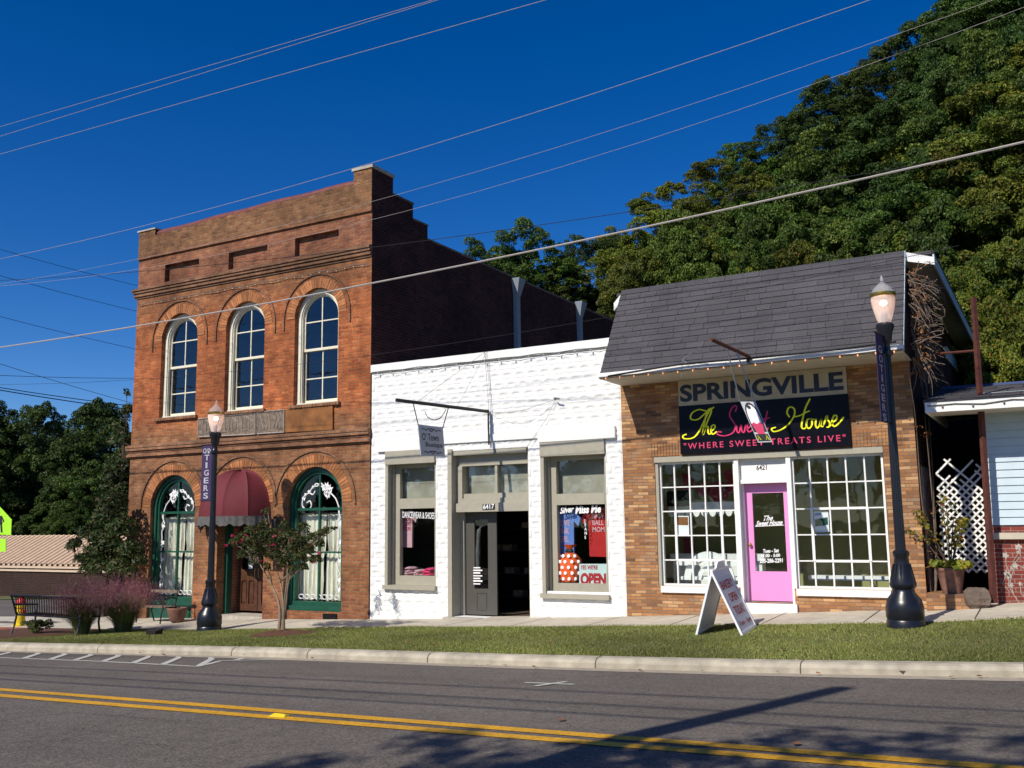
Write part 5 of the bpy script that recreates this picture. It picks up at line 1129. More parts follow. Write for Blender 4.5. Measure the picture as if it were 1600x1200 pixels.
# bare vines in the gable corner
t = thing('dry_vine', 'bare tangled vine with dead orange leaves beside the shingled roof', 'vine', (SX1+.1, D+.3, -1.6))
rr = random.Random(21); m_ = MB(); cs = []
for k in range(170):
    if k <= 3: p0 = Vector((SX1+.06, D+.15+.09*k, -1.6)); d = Vector((0, .02, 1)); n_s = 14
    else: f_ = rr.random(); p0 = Vector((SX1+.06+rr.random()*.08, D-.3+f_*1.2, 4.05-1.5*rr.random()**1.4)); d = Vector((rr.uniform(.1, .5), rr.uniform(-.2, .5), rr.uniform(-.9, .4))); n_s = rr.choice((4, 5, 6, 8))
    pts = [p0]
    for i in range(n_s):
        d = (d+Vector((rr.uniform(-.2, .22), rr.uniform(-.25, .25), rr.uniform(-.35, .15)))*(1 if k > 3 else .4)).normalized(); q = pts[-1]+d*(.095 if k > 3 else .35); q.x = min(max(q.x, SX1+.03), SX1+.55 if k > 3 else SX1+.15); q.z = min(q.z, 4.25); pts.append(q)
    m_.tube([tuple(p) for p in pts], [max(.003, .010*(1-.08*i)*(1.8 if k <= 3 else 1)) for i in range(len(pts))], 4); cs += pts[1:5 if k > 3 else 99:2]
m_.build('stem', 'dry_twig', t)
rg = np.random.default_rng(5); cs = [tuple(c) for c in cs if rr.random() < .45]
v = leaf_cloud(rg, np.array(cs)-np.array(t['_b'])*1.0, [.09]*len(cs), 1500, .026); o = bpy.data.objects.new('dead_leaves', tri_mesh('dead_leaves', v, 'leaf_dead', 4)); COL.objects.link(o); o.parent = t

# ------------------------------------------------------------------ neighbour on the far right
NX, NY = -1.0, 17.25
nb = thing('blue_sided_building', 'low building with pale blue siding over red brick at the right edge', 'building', (NX, NY, -1.4))
mb = MB()
for i in range(17): z = -.10+i*.125; mb.hexa([(NX, NY-.03, z), (7, NY-.03, z), (7, NY+.1, z), (NX, NY+.1, z), (NX, NY-.012, z+.123), (7, NY-.012, z+.123), (7, NY+.1, z+.123), (NX, NY+.1, z+.123)])
mb.build('siding', 'siding', nb); MB().box(NX+.02, 7, NY, NY+.2, -1.9, -.10).box(NX-.0, NX+.2, NY+.101, 26, -1.9, 2.0).build('brick_wall', 'neighbour_brick', nb)
MB().box(NX-.02, 7, NY-.09, NY+.0, -.32, -.22).build('sill', 'concrete', nb)
m_ = MB(); rr = random.Random(9)
for k in range(26):
    x, z = NX+.15+rr.random()*1.3, -1.2+rr.random()*.8; lf = leaf2((x, z), rr.uniform(.04, .08), k, NY-.004); m_.add(lf, [tuple(range(len(lf)))]); m_.tube([(x, NY-.003, z), (x+rr.uniform(-.1, .1), NY-.003, z-.15), (x+rr.uniform(-.1, .1), NY-.003, z-.28)], .006, 4)
m_.build('painted_vine', 'faded_paint', nb)
CZ = 1.80
MB().box(-1.74, 7, 16.42, 16.46, CZ-.12, CZ+.04).box(-1.74, -1.70, 16.46, 19.5, CZ-.12, CZ+.04).build('fascia', 'white_paint', nb)
MB().box(-1.70, 7, 16.46, NY-.02, CZ-.11, CZ-.09).build('porch_soffit', 'soffit', nb)
MB().hexa([(-1.76, 16.40, CZ+.045), (7, 16.40, CZ+.045), (7, 19.5, CZ+.05), (-1.76, 19.5, CZ+.05), (-1.76, 16.40, CZ+.07), (7, 16.40, CZ+.07), (7, 19.5, CZ+.62), (-1.76, 19.5, CZ+.62)]).build('porch_roof', 'shingle', nb)
MB().box(-1.76, 7, 19.5, 19.54, CZ+.5, CZ+.66).build('ridge_flashing', 'blue_trim', nb)
string_lights('string_lights', 'string of small dark bulbs on the white fascia of the blue sided building', [(-1.7+i*.4, 16.405, CZ-.02+.02*math.sin(i*2.5)) for i in range(14)], 'cable', 'cable', 12, .016)
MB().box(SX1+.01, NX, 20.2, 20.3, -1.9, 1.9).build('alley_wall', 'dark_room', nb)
one('rusty_post', MB().tube([P(1553, 942, 16.9), P(1521, 465, 16.9)], [.055, .045], 4).tube([P(1524, 548, 16.9), P(1462, 553, 17.3)], .022, 6), 'rust', 'tall rusty steel post with a short side arm between the tan shop and blue siding', 'post', P(1553, 942, 16.9))
# lattice
q0, q1 = P(1466, 800, 17.7), P(1550, 800, 17.7); zl0, zl1 = Z(1540, 895, 17.7), Z(1500, 700, 17.7)
t = thing('lattice_panel', 'broken white diagonal lattice closing the alley beside the tan shop', 'lattice', (q0.x, 17.7, zl0)); m_ = MB(); sp = .125
x0, x1 = q0.x, q1.x; hgt = zl1-zl0
for sgn, yy in ((1, 17.7), (-1, 17.712)):
    k = -14
    while k < 16:
        c0 = x0+k*sp; pa = []
        for zz in np.linspace(zl0, zl1, 60):
            x = c0+(zz-zl0) if sgn > 0 else c0+hgt*.0-(zz-zl0)+.9
            if x0 <= x <= x1 and zz < zl0+hgt*(.80+.12*math.sin(k*2.3)) and (zz > zl0+.25-.3*(x-x0) or True): pa.append((x, zz))
        if len(pa) > 4:
            (xa, za), (xb, zz2) = pa[0], pa[-1]; d = Vector((xb-xa, zz2-za)).normalized()*.016; m_.slab([(xa-d.y, yy, za+d.x), (xb-d.y, yy, zz2+d.x), (xb+d.y, yy, zz2-d.x), (xa+d.y, yy, za-d.x)], (0, .008, 0))
        k += 1
m_.build('slats', 'white_paint', t)
# low brick ledge and stone
zl = Z(1470, 928, 16.75); m_ = MB().box(SX1+.02, NX-.35, 16.72, 17.6, -2.0, zl)
one('brick_ledge', m_, 'tan_brick', 'low brick ledge across the alley mouth beside the tan shop', 'ledge', (SX1, 16.75, -1.5))
q = P(1527, 948, 16.7); m_ = MB().sphere((0, 0, 0), 1, 9, 6); rr = random.Random(2)
m_.v = [(q.x+max(-.7, min(.7, x))*.27*rr.uniform(.9, 1.1), 16.8+y*.2*rr.uniform(.9, 1.1), q.z+.13+max(-.8, min(.75, z))*.2*rr.uniform(.9, 1.1)) for x, y, z in m_.v]
one('stone_block', m_, 'rubble', 'rough grey stone block at the right end of the brick ledge', 'stone', q)
q = P(1488, 926, 16.95); zq = zl
t = thing('potted_plant', 'yellow green plant in a brown pot in front of the white lattice', 'potted plant', (q.x, 16.95, zq))
MB().lathe([(.14, 0), (.17, .15), (.20, .34), (.22, .36), (.22, .40), (.18, .40), (.17, .33)], (q.x, 16.95, zq), 16).build('pot', 'terracotta', t, True)
m_ = MB(); rr = random.Random(8); cs = []
for k in range(9):
    a, l_ = rr.uniform(0, 6.28), rr.uniform(.5, 1.05); e = Vector((q.x-.12+math.cos(a)*.45*(1.1-l_*.4), 16.9+math.sin(a)*.25, zq+.4+l_)); s0 = Vector((q.x, 16.95, zq+.35)); m_.tube([s0, s0.lerp(e, .5)+Vector((0, 0, .1)), e], [.012, .008, .004], 4); cs += [s0.lerp(e, f)+Vector((0, 0, .08)) for f in (.45, .6, .75, .9, 1)]
m_.tube([(q.x, 16.95, zq+.3), (q.x-.35, 16.9, zq+.85), (q.x-.62, 16.88, zq+1.0)], [.012, .008, .004], 4); cs += [Vector((q.x-.3-.08*i, 16.9, zq+.8+.05*i)) for i in range(5)]
m_.build('stem', 'bark', t); rg = np.random.default_rng(9)
v = leaf_cloud(rg, [tuple(c-Vector(t['_b'])) for c in cs], [.085]*len(cs), 620, .032); o = bpy.data.objects.new('leaves', tri_mesh('leaves', v, 'leaf_bright', 4)); COL.objects.link(o); o.parent = t
v = leaf_cloud(rg, [(math.cos(a)*.22, math.sin(a)*.18, .43) for a in np.linspace(0, 6, 12)], [.1]*12, 160, .07); o = bpy.data.objects.new('leaves', tri_mesh('leaves', v, 'leaf_bright', 4)); COL.objects.link(o); o.parent = t

# ================================================================== STREET FURNITURE
def lamp(lab, x, y, zbase, H):
    t = thing('street_lamp', lab, 'street lamp', (x, y, zbase), 'black acorn street lamps'); s = H/5.1; c = (x, y, zbase)
    MB().lathe([(.26, 0), (.26, .10), (.247, .12), (.262, .16), (.262, .30), (.235, .40), (.155, .50), (.15, .54), (.182, .58), (.187, .62), (.155, .72), (.11, .88), (.10, 1.0), (.115, 1.03), (.115, 1.07), (.085, 1.10)], c, 24, 1, .0).build('base', 'black_iron', t, True)
    m_ = MB()
    for k in range(12): a = 2*math.pi*k/12; m_.tube([(x+.165*math.cos(a), y+.165*math.sin(a), zbase+.66), (x+.112*math.cos(a), y+.112*math.sin(a), zbase+.9)], .012, 4)
    m_.build('base_fluting', 'black_iron', t)
    MB().lathe([(.073, 1.1), (.053, 3.95*s), (.058, 3.96*s)], c, 32, 1, .08).build('shaft', 'black_iron', t)
    MB().lathe([(.07, 3.95*s), (.095, 3.97*s), (.095, 4.0*s), (.06, 4.04*s), (.05, 4.12*s), (.075, 4.16*s), (.085, 4.2*s), (.10, 4.3*s), (.13, 4.38*s), (.13, 4.42*s), (.10, 4.45*s)], c, 20).build('collar', 'black_iron', t, True)
    g = MB().lathe([(.08, 4.44*s), (.11, 4.51*s), (.155, 4.68*s), (.173, 4.80*s), (.170, 4.85*s)], c, 28).build('globe', 'frosted', t, True)
    MB().lathe([(.176, 4.85*s), (.183, 4.86*s), (.183, 4.905*s), (.176, 4.91*s)], c, 28).build('band', 'brass', t, True)
    MB().lathe([(.17, 4.91*s), (.135, 4.98*s), (.075, 5.04*s), (.03, 5.08*s), (.02, 5.10*s), (.028, 5.13*s), (.004, 5.19*s)], c, 24).build('dome', 'dome_glass', t, True)
    MB().sphere((x, y, zbase+4.76*s), .055, 12, 8, (1, 1, .8)).build('bulb', 'lamp_glow', t, True)
    MB().lathe([(.04, 4.45*s), (.05, 4.58*s), (.03, 4.62*s)], c, 12).build('socket', 'galv', t)
    return t
qr = G(1414, 972); LRX, LRY = P(1415, 970, 15.05).x, 15.05
lampR = lamp('black acorn street lamp at the right, in front of the tan brick shop corner', LRX, LRY, T(LRX, LRY)-.02, 5.10)
LLX, LLY = P(327, 975, 15.2).x, 15.2
lampL = lamp('black acorn street lamp at the left, in front of the burgundy awning', LLX, LLY, T(LLX, LLY)-.02, 4.93)
def banner(lamp_, lab, px0, px1, py0, py1, Y, ang, txt):
    a = P(px0, py0, Y); b = P(px1, py0, Y); zb__ = Z(px0, py1, Y)
    return a, b, zb__
# left banner: faces the street
c = [P(309.5, 782, LLY-.1), P(331, 780, LLY-.1), P(333, 694, LLY-.1), P(309, 696, LLY-.1)]
x0, x1 = (c[0].x+c[3].x)/2, LLX-.09; z0, z1 = c[0].z, c[3].z
t = thing('banner', 'purple banner reading GO TIGERS on the left street lamp', 'banner', (x0, LLY, z0), 'purple banners on the street lamps')
MB().slab([(x0, LLY, z0), (x1, LLY, z0), (x1, LLY, z1), (x0, LLY, z1)], (0, .008, 0)).build('cloth', 'banner_purple', t)
for zz in (z0-.01, z1+.01): MB().tube([(x0-.03, LLY, zz), (LLX, LLY, zz)], .012, 6).build('arm', 'black_iron', t)
w = x1-x0; h = z1-z0
text('lettering', 'G', (x0+.10*w, LLY-.001, z1-.145*h), (.34*w, 0, 0), (0, 0, .09*h), 'silver_print', t, bold=.02)
pw = MB(); cx_, cz_ = x0+.68*w, z1-.11*h
pw.add([(cx_+.10*w*math.cos(a), LLY-.004, cz_-.02+.11*w*math.sin(a)) for a in np.linspace(0, 6.0, 14)], [tuple(range(14))])
for dx, dz in ((-.17, .06), (-.07, .15), (.06, .15), (.16, .06)): pw.add([(cx_+dx*w+.05*w*math.cos(a), LLY-.004, cz_+dz*w+.07*w*math.sin(a)) for a in np.linspace(0, 5.7, 10)], [tuple(range(10))])
pw.build('paw_print', 'silver_print', t)
for i, ch in enumerate('TIGERS'): text('lettering', ch, (x0+(.28 if ch != 'I' else .40)*w, LLY-.001, z1-(.155+.138*(i+1))*h+.015*h), ((.48 if ch != 'I' else .2)*w, 0, 0), (0, 0, .105*h), 'silver_print', t, bold=.02)
# right banner: seen nearly edge on, in the plane across the street
a = P(1376, 528, LRY); zt_, zb_ = Z(1377, 528, LRY), Z(1389, 661, LRY)
dirb = Vector((-.035, -.43, 0)); t = thing('banner', 'purple banner seen almost edge on, on the right street lamp', 'banner', (LRX, LRY, zb_), 'purple banners on the street lamps')
p0 = Vector((LRX-.04, LRY-.08, 0)); p1 = p0+dirb
MB().slab([(p0.x, p0.y, zb_), (p1.x, p1.y, zb_), (p1.x, p1.y, zt_), (p0.x, p0.y, zt_)], (.008, -.003, 0)).build('cloth', 'banner_purple', t)
for zz in (zt_+.01, zb_-.01): MB().tube([(LRX, LRY, zz), (p1.x-.01, p1.y-.03, zz)], .012, 6).build('arm', 'black_iron', t)
for i, ch in enumerate('GOTIGERS'):
    zc = zt_-(.10+.112*(i+1))*(zt_-zb_); O = Vector((p1.x, p1.y, zc))-dirb*(.25 if ch != 'I' else .4)+Vector((.010, -.004, 0)); text('lettering', ch, O, -dirb*(.5 if ch != 'I' else .2), (0, 0, .085*(zt_-zb_)), 'silver_print', t, bold=.02)
# brackets with hanging signs
def plane_pt(px, py, A, Bp):   # pixel ray meets the vertical plane through A and B
    d = ray(px, py); n = (Bp-A).cross(Vector((0, 0, 1))); return d*(A.dot(n)/d.dot(n))
A = P(763, 643, D-.04); Bp = PZ(619, 625, A.z)
t = thing('sign_bracket', 'dark horizontal steel bar stayed by thin wires on the white block wall', 'bracket', A)
MB().tube([A, Bp], .034, 4).build('bar', 'dark_iron', t)
for q_ in (P(759, 549, D-.03), P(759, 549, D-.03)+Vector((.03, 0, 0))): MB().tube([A.lerp(Bp, .78 if q_.x < P(759, 549, D-.03).x+.01 else .36)+Vector((0, 0, .03)), q_], .004, 4).build('stay_wire', 'cable', t)
MB().tube([P(757, 549, D-.03), P(764, 640, D-.03)], .004, 4).build('stay_wire', 'cable', t)
cc = [P(868, 624, D-.03), P(820, 640, D-.2), P(790, 645, D-.2), P(765, 643, D-.06)]; MB().tube(cat_rom([tuple(c) for c in cc], 5), .004, 4).tube([P(868, 624, D-.05), P(866, 622, D-.12), P(874, 623, D-.12)], .02, 5).tube([cc[0], P(854, 654, D-.03), P(822, 700, D-.05)], .004, 4).build('guy_wire', 'cable', t)
MB().tube([P(763, 640, D-.03), P(763, 660, D-.03), P(764, 695, D-.03)], .018, 5).build('wall_plate', 'dark_iron', t)
cs = [plane_pt(*q_, A, Bp) for q_ in ((653.5, 663), (692, 667.5), (695.5, 713.7), (658, 711.6))]
t = thing('hanging_sign', "small grey O' Town Boutique sign hanging on chains from the steel bar", 'sign', cs[3]); nn = (Bp-A).cross(Vector((0, 0, 1))).normalized()
if nn.dot(Vector((0, 0, 0))-A) < 0: nn = -nn
MB().slab([cs[3], cs[2], cs[1], cs[0]], -nn*.02).build('board', 'plastic_grey', t)
def on_sign(cs, u, v): return cs[3].lerp(cs[2], u).lerp(cs[0].lerp(cs[1], u), v)
def sign_text(body, u0, u1, v0, v1, **k):
    o_ = on_sign(cs, u0, v0); return text('lettering', body, o_+nn*.001, on_sign(cs, u1, v0)-o_, on_sign(cs, u0, v1)-o_, 'dark_ink', t, **k)
sign_text("O' Town", .10, .78, .50, .74, shear=.1, bold=.01); sign_text('Boutique', .22, .92, .24, .46, shear=.1, bold=.01)
m_ = MB()
for v_ in (.86, .12):
    for s in (-1, 1): m_.tube(cat_rom([tuple(on_sign(cs, .5+s*a_, v_+b_)+nn*.004) for a_, b_ in ((.05, 0), (.12, .04), (.2, -.03), (.3, .02), (.38, -.01))], 4), .007, 4)
    m_.tube(cat_rom([tuple(on_sign(cs, .5+.06*math.cos(a_), v_+.05*math.sin(a_))+nn*.004) for a_ in np.linspace(0, 6.28, 7)], 3), .007, 4)
m_.build('ornament', 'dark_ink', t)
for (u_, pa, f_) in ((.03, cs[0], .83), (.97, cs[1], .46)): MB().tube([pa+Vector((0, 0, -.01)), A.lerp(Bp, f_)+Vector((0, 0, -.03))], .012, 4).build('chain', 'dark_iron', t)
MB().tube(cat_rom([tuple(plane_pt(*q_, A, Bp)) for q_ in ((664, 643), (668, 651), (677, 656), (688, 653), (697, 640))], 4), .009, 4).build('loose_chain', 'dark_iron', t)
A2 = P(1170, 557, 15.86); B2 = PZ(1111, 530, A2.z)
t = thing('sign_bracket', 'short rusty bar fixed at the eave of the shingled roof', 'bracket', A2)
MB().tube([A2, B2], .035, 4).build('bar', 'rust', t); MB().tube([A2+Vector((0, .02, .02)), P(1168, 566, 15.86)], .03, 4).build('foot', 'dark_iron', t)
cc = [P(1066, 562, 15.9), P(1094, 542, 15.6), P(1066, 562, 15.85), P(1080, 572, 15.85)]; MB().tube(cc, .007, 4).tube([P(1066, 562, 15.9), P(1064, 590, 15.9)], .005, 4).build('loose_wire', 'galv', t)
MB().tube(cat_rom([tuple(P(*q_, 15.84)) for q_ in ((950, 588), (1066, 569), (1170, 560), (1290, 548), (1400, 534))], 4), .018, 5).build('feed_cable', 'cable_black', t)
YS = 15.35; c = [P(1184.5, 691.5, YS), P(1206.5, 690.5, YS), P(1180, 627.5, YS), P(1156.6, 627.5, YS)]
t = thing('hanging_sign', 'swinging white sign with a snow cone picture hung in front of the black sign', 'sign', c[0])
MB().slab(c, (0, .02, 0)).build('board', 'sign_grey', t)
def on4(u, v, dy=-.003): q = c[0].lerp(c[1], u).lerp(c[3].lerp(c[2], u), v); return (q.x, q.y+dy, q.z)
MB().add([on4(.5+.46*math.cos(a), .62+.36*math.sin(a)) for a in np.linspace(0, math.pi, 14)]+[on4(.04, .25), on4(.96, .25)], [tuple(range(16))]).build('picture', 'dark_ink', t)
MB().add([on4(.5+.38*math.cos(a), .62+.30*math.sin(a), -.006) for a in np.linspace(0, math.pi, 14)]+[on4(.12, .45, -.006), on4(.88, .45, -.006)], [tuple(range(16))]).build('picture', 'pure_white', t)
MB().add([on4(.12, .45, -.007), on4(.3, .49, -.007), on4(.5, .44, -.007), on4(.7, .49, -.007), on4(.88, .45, -.007), on4(.74, .2, -.007), on4(.26, .2, -.007)], [tuple(range(7))]).build('picture', 'dull_pink', t)
MB().add([on4(.06, .2, -.005), on4(.94, .2, -.005), on4(.94, .03, -.005), on4(.06, .03, -.005)], [(0, 1, 2, 3)]).add([on4(.42+.13*math.cos(a), .86+.05*math.sin(a), -.007) for a in np.linspace(0, 5.9, 12)], [tuple(range(12))]).build('picture', 'dark_ink', t)
m_ = MB(); m_.tube([on4(.12, .05, -.01), on4(.2, .17, -.01), on4(.3, .06, -.01)], .006, 4).tube([on4(.88, .05, -.01), on4(.8, .17, -.01), on4(.7, .06, -.01)], .006, 4); m_.build('picture', 'neon_yellow', t)
for p_, f_, px_ in ((c[3], .62, (1133, 533)), (c[2], .36, (1147, 540))): MB().tube([p_, Vector(A2.lerp(B2, f_))], .011, 4).build('chain', 'galv', t)
# A-frame pavement sign
g1, g2 = G(1161, 993), G(1183, 979); g3 = G(1086, 993)
wv = (g2-g1); wv.z = 0; wv = wv*1.0; wv.z = T(g1.x+wv.x, g1.y+wv.y)-g1.z
ap = plane_pt(1111, 890, g1, g3); g4 = g3+wv; apw = Vector((wv.x, wv.y, wv.z))
t = thing('sandwich_board', 'white plastic sandwich board with red BAKERY OPEN TODAY lettering on the verge', 'sandwich board', (g1+g3)/2)
def brdp(base, name, lab):
    n_ = (wv).cross(ap-base).normalized()*.03; n_ = n_ if (base-(g1+g3)/2).dot(n_) < 0 else -n_
    e = wv.normalized()*.045; fr_ = MB(); up_ = ap-base; e2 = up_.normalized()*.045
    fr_.slab([base, base+e, ap+e, ap], n_).slab([base+wv-e, base+wv, ap+wv, ap+wv-e], n_).slab([base+e, base+wv-e, base+wv-e+e2, base+e+e2], n_).slab([ap+e-e2*3.2, ap+wv-e-e2*3.2, ap+wv-e, ap+e], n_)
    o = fr_.build(name, 'pure_white', t); sub(o, lab); MB().slab([q_+n_*.25 for q_ in (base+e+e2, base+wv-e+e2, ap+wv-e-e2*3.2, ap+e-e2*3.2)], n_*.4).build('face', 'board_face', o); return o, -n_.normalized(), up_
o, no, upv = brdp(g1, 'front_panel', 'lettered white panel facing right'); 
for body, a0, a1, b0, b1 in (('BAKERY', .13, .87, .67, .80), ('OPEN', .26, .76, .47, .60), ('TODAY', .20, .82, .27, .41), ('11am - 5pm', .14, .88, .10, .19)):
    Ol = g1+wv*a0+upv*b0-no*.0035; text('lettering', body, Ol, wv*(a1-a0), upv*(b1-b0), 'print_red', o, bold=.03, ext=0)
o2, _, _ = brdp(g3, 'rear_panel', 'plain white panel facing left')
hd = MB().slab([ap+wv*.2, ap+wv*.8, ap+wv*.68+Vector((0, 0, .09)), ap+wv*.32+Vector((0, 0, .09))], Vector((.03, 0, 0))).build('handle', 'pure_white', t)
# crepe myrtle
def small_tree(name, lab, base, stems, cents, radii, nleaf, lsize, lm, bloom, bark, seed, cat_):
    t = thing(name, lab, cat_, base); b = Vector(base); rr = random.Random(seed); m_ = MB()
    for st_ in stems: m_.tube(cat_rom([tuple(b+Vector(q_)) for q_ in st_[0]], 4), [st_[1]*(1-.75*i/((len(st_[0])-1)*4)) for i in range((len(st_[0])-1)*4+1)], 6)
    tops = [b+Vector(s_[0][-1]) for s_ in stems]; mids = [b+Vector(s_[0][-2]) for s_ in stems]
    for c_ in cents:
        e = b+Vector(c_); s0 = min(tops+mids, key=lambda q_: (q_-e).length+max(0, q_.z-e.z)*2); m_.tube([s0, s0.lerp(e, .5)+Vector((rr.uniform(-.05, .05), rr.uniform(-.05, .05), .03)), e], [.014, .009, .004], 4)
    m_.build('trunk', bark, t); rg = np.random.default_rng(seed)
    v = leaf_cloud(rg, cents, radii, nleaf, lsize, flat=.9); o = bpy.data.objects.new('foliage', tri_mesh('foliage', v, lm, 4)); COL.objects.link(o); o.parent = t
    if bloom:
        v = leaf_cloud(rg, bloom, [.045]*len(bloom), 24*len(bloom), .016); o = bpy.data.objects.new('blossom', tri_mesh('blossom', v, 'bloom', 4)); COL.objects.link(o); o.parent = t
    return t
by = MY.y; bz = MY.z; rel = lambda px, py, dy=0: tuple(P(px, py, by+dy)-Vector((MY.x, by, bz)))
stems = [([(0, 0, -.05), rel(437, 950), rel(425, 915), rel(405, 880)], .035), ([(.03, .02, -.05), rel(442, 945, .05), rel(438, 910, .1), rel(425, 870, .1)], .03), ([(.08, 0, -.05), rel(446, 950), rel(452, 905), rel(470, 870)], .03), ([(.1, .05, -.05), rel(444, 950, -.1), rel(448, 910, -.2), rel(450, 868, -.2)], .026)]
rr = random.Random(31); cents = []; radii = []
for px, py, r_ in ((368, 850, .10), (378, 842, .13), (390, 850, .17), (392, 830, .12), (402, 865, .17), (410, 840, .17), (412, 820, .10), (425, 855, .18), (420, 832, .14), (430, 872, .15), (438, 842, .16), (440, 822, .10), (452, 860, .17), (455, 838, .15), (466, 872, .17), (470, 848, .15), (474, 826, .10), (482, 862, .15), (488, 842, .12), (492, 876, .12), (500, 850, .1), (502, 832, .09), (512, 828, .07), (522, 826, .05), (415, 800, .06), (398, 878, .1), (380, 868, .1), (445, 880, .13), (476, 888, .1), (420, 888, .08), (455, 890, .08)):
    for dy in (-.28, .05, .32):
        cents.append(rel(px+rr.uniform(-4, 4), py+rr.uniform(-4, 4), dy*(1 if 385 < px < 495 else .5))); radii.append(r_*.85)
small_tree('crepe_myrtle', 'small crepe myrtle with red blossom in a mulch ring in front of the brick building', (MY.x, by, bz), stems, cents, [q_*1.12 for q_ in radii], 11500, .026, 'leaf_myrtle', [rel(363, 838), rel(373, 848, -.2), rel(379, 845, -.3), rel(457, 843, -.3), rel(500, 865, -.2), rel(491, 880, -.2), rel(427, 852, -.4), rel(508, 828), rel(410, 878, -.3), rel(384, 838, -.2), rel(430, 838, -.4), rel(353, 853)], 'pale_bark', 14, 'small tree')
mb = MB(); rr = random.Random(6)
for i in range(5):
    for j in range(28): a = 2*math.pi*j/28; r_ = i/4; x, y = MY.x+.1+.70*r_*math.cos(a), MY.y+.5*r_*math.sin(a); mb.v.append((x, y, T(x, y)+.008+.07*(1-r_*r_)*rr.uniform(.7, 1.2)))
for i in range(4):
    for j in range(28): a = i*28+j; b = i*28+(j+1) % 28; mb.f.append((a, b, b+28, a+28))
tag(mb.build('mulch_ring', 'mulch'), kind='stuff')
# tall shrub against the left corner of the brick building
SB = (-22.3, 17.3, T(-22.3, 17.3)); rr = random.Random(12); cents = []; radii = []; relb = lambda px, py, Y: tuple(P(px, py, Y)-Vector(SB))
for px, py, r_ in ((190, 690, .35), (200, 640, .25), (203, 612, .10), (188, 735, .5), (200, 770, .5), (180, 790, .5), (165, 815, .45), (190, 830, .5), (150, 840, .35), (135, 838, .28), (120, 850, .22), (205, 860, .4), (175, 860, .5), (150, 870, .4), (190, 885, .4), (165, 890, .4), (140, 890, .25), (128, 872, .2), (205, 895, .25), (220, 875, .22), (110, 858, .12), (180, 755, .4), (185, 665, .25)):
    for dy in (-.3, .3, .8): cents.append(relb(px+rr.uniform(-6, 6), py+rr.uniform(-6, 6), (16.6 if py > 780 else 17.6)+dy)); radii.append(r_*.8)
stems = [([(0, 0, -.1), (.1, 0, .8), (.2, .1, 1.8), (.3, .2, 3.6)], .07), ([(.1, 0, -.1), (-.3, -.1, .7), (-.6, -.2, 1.3)], .05), ([(0, .1, -.1), (.4, .1, .9), (.8, .1, 2.2)], .05)]
small_tree('tall_shrub', 'tall leafy climbing shrub against the left corner of the brick building', SB, stems, cents, radii, 15000, .055, 'leaf_vine', None, 'bark', 15, 'shrub')
# muhly grass clumps
def muhly(px, py, lab, wpx, hpx, seed):
    b = G(px, py); b = Vector((b.x, max(b.y, 13.2), 0)); b.z = T(b.x, b.y); rg = np.random.default_rng(seed); sc_ = 1500/ (b.dot(fw)); w_, h_ = wpx/2/sc_, hpx/sc_
    t = thing('pink_muhly_grass', lab, 'ornamental grass', b, 'clumps of pink muhly grass')
    def blades_(n, l0, l1, wd, spread, nm, m_, hair=0):
        a = rg.uniform(0, 2*np.pi, n); l = rg.uniform(l0, l1, n)*h_; ou = rg.uniform(.05, 1, n)**.7*spread*w_; r0 = rg.uniform(0, .3, n)*w_
        V_ = []; q = [0, .4, .75, 1.0]
        ca, sa = np.cos(a), np.sin(a); pts = [np.stack([ca*(r0+ou*s**1.8), sa*(r0+ou*s**1.8), l*(s-.22*s**3*ou/w_)], 1) for s in q]; pe = np.stack([-sa, ca, a*0], 1)*wd
        for i in range(3): f0, f1 = 1-.8*q[i], 1-.8*q[i+1]; V_.append(np.stack([pts[i]-pe*f0, pts[i]+pe*f0, pts[i+1]+pe*f1, pts[i+1]-pe*f1], 1))
        if hair:
            tip = np.repeat(pts[3], hair, 0)+rg.normal(0, 1, (n*hair, 3))*np.array([.09, .09, .13])*h_; d_ = rg.normal(0, 1, (n*hair, 3))*np.array([.5, .5, 1]); d_ /= np.linalg.norm(d_, axis=1)[:, None]; d_[:, 2] = abs(d_[:, 2]); s_ = np.cross(d_, rg.normal(0, 1, (n*hair, 3))); s_ /= np.linalg.norm(s_, axis=1)[:, None]
            V_.append(np.stack([tip-s_*.0022, tip+s_*.0022, tip+d_*.07+s_*.001, tip+d_*.07-s_*.001], 1))
        o = bpy.data.objects.new(nm, tri_mesh(nm, np.concatenate(V_), m_, 4)); COL.objects.link(o); o.parent = t
    blades_(2200, .45, .9, .005, 1.15, 'leaves', 'muhly_green'); blades_(700, .75, 1.08, .0018, 1.3, 'plumes', 'muhly_pink', 8)
muhly(127, 992, 'left one of the two pink muhly grass clumps behind the kerb', 66, 76, 1); muhly(192, 988, 'right one of the two pink muhly grass clumps, nearer the brick building', 76, 76, 2)
q = G(55, 990); rr = random.Random(3); rg = np.random.default_rng(44)
t = thing('low_shrub', 'small reddish green shrub at the foot of the slatted bench', 'shrub', q); cs = [(rr.uniform(-.3, .3), rr.uniform(-.2, .2), rr.uniform(.05, .25)) for k in range(22)]
o = bpy.data.objects.new('foliage', tri_mesh('foliage', leaf_cloud(rg, cs, [.09]*22, 2200, .022), 'leaf_myrtle', 4)); COL.objects.link(o); o.parent = t
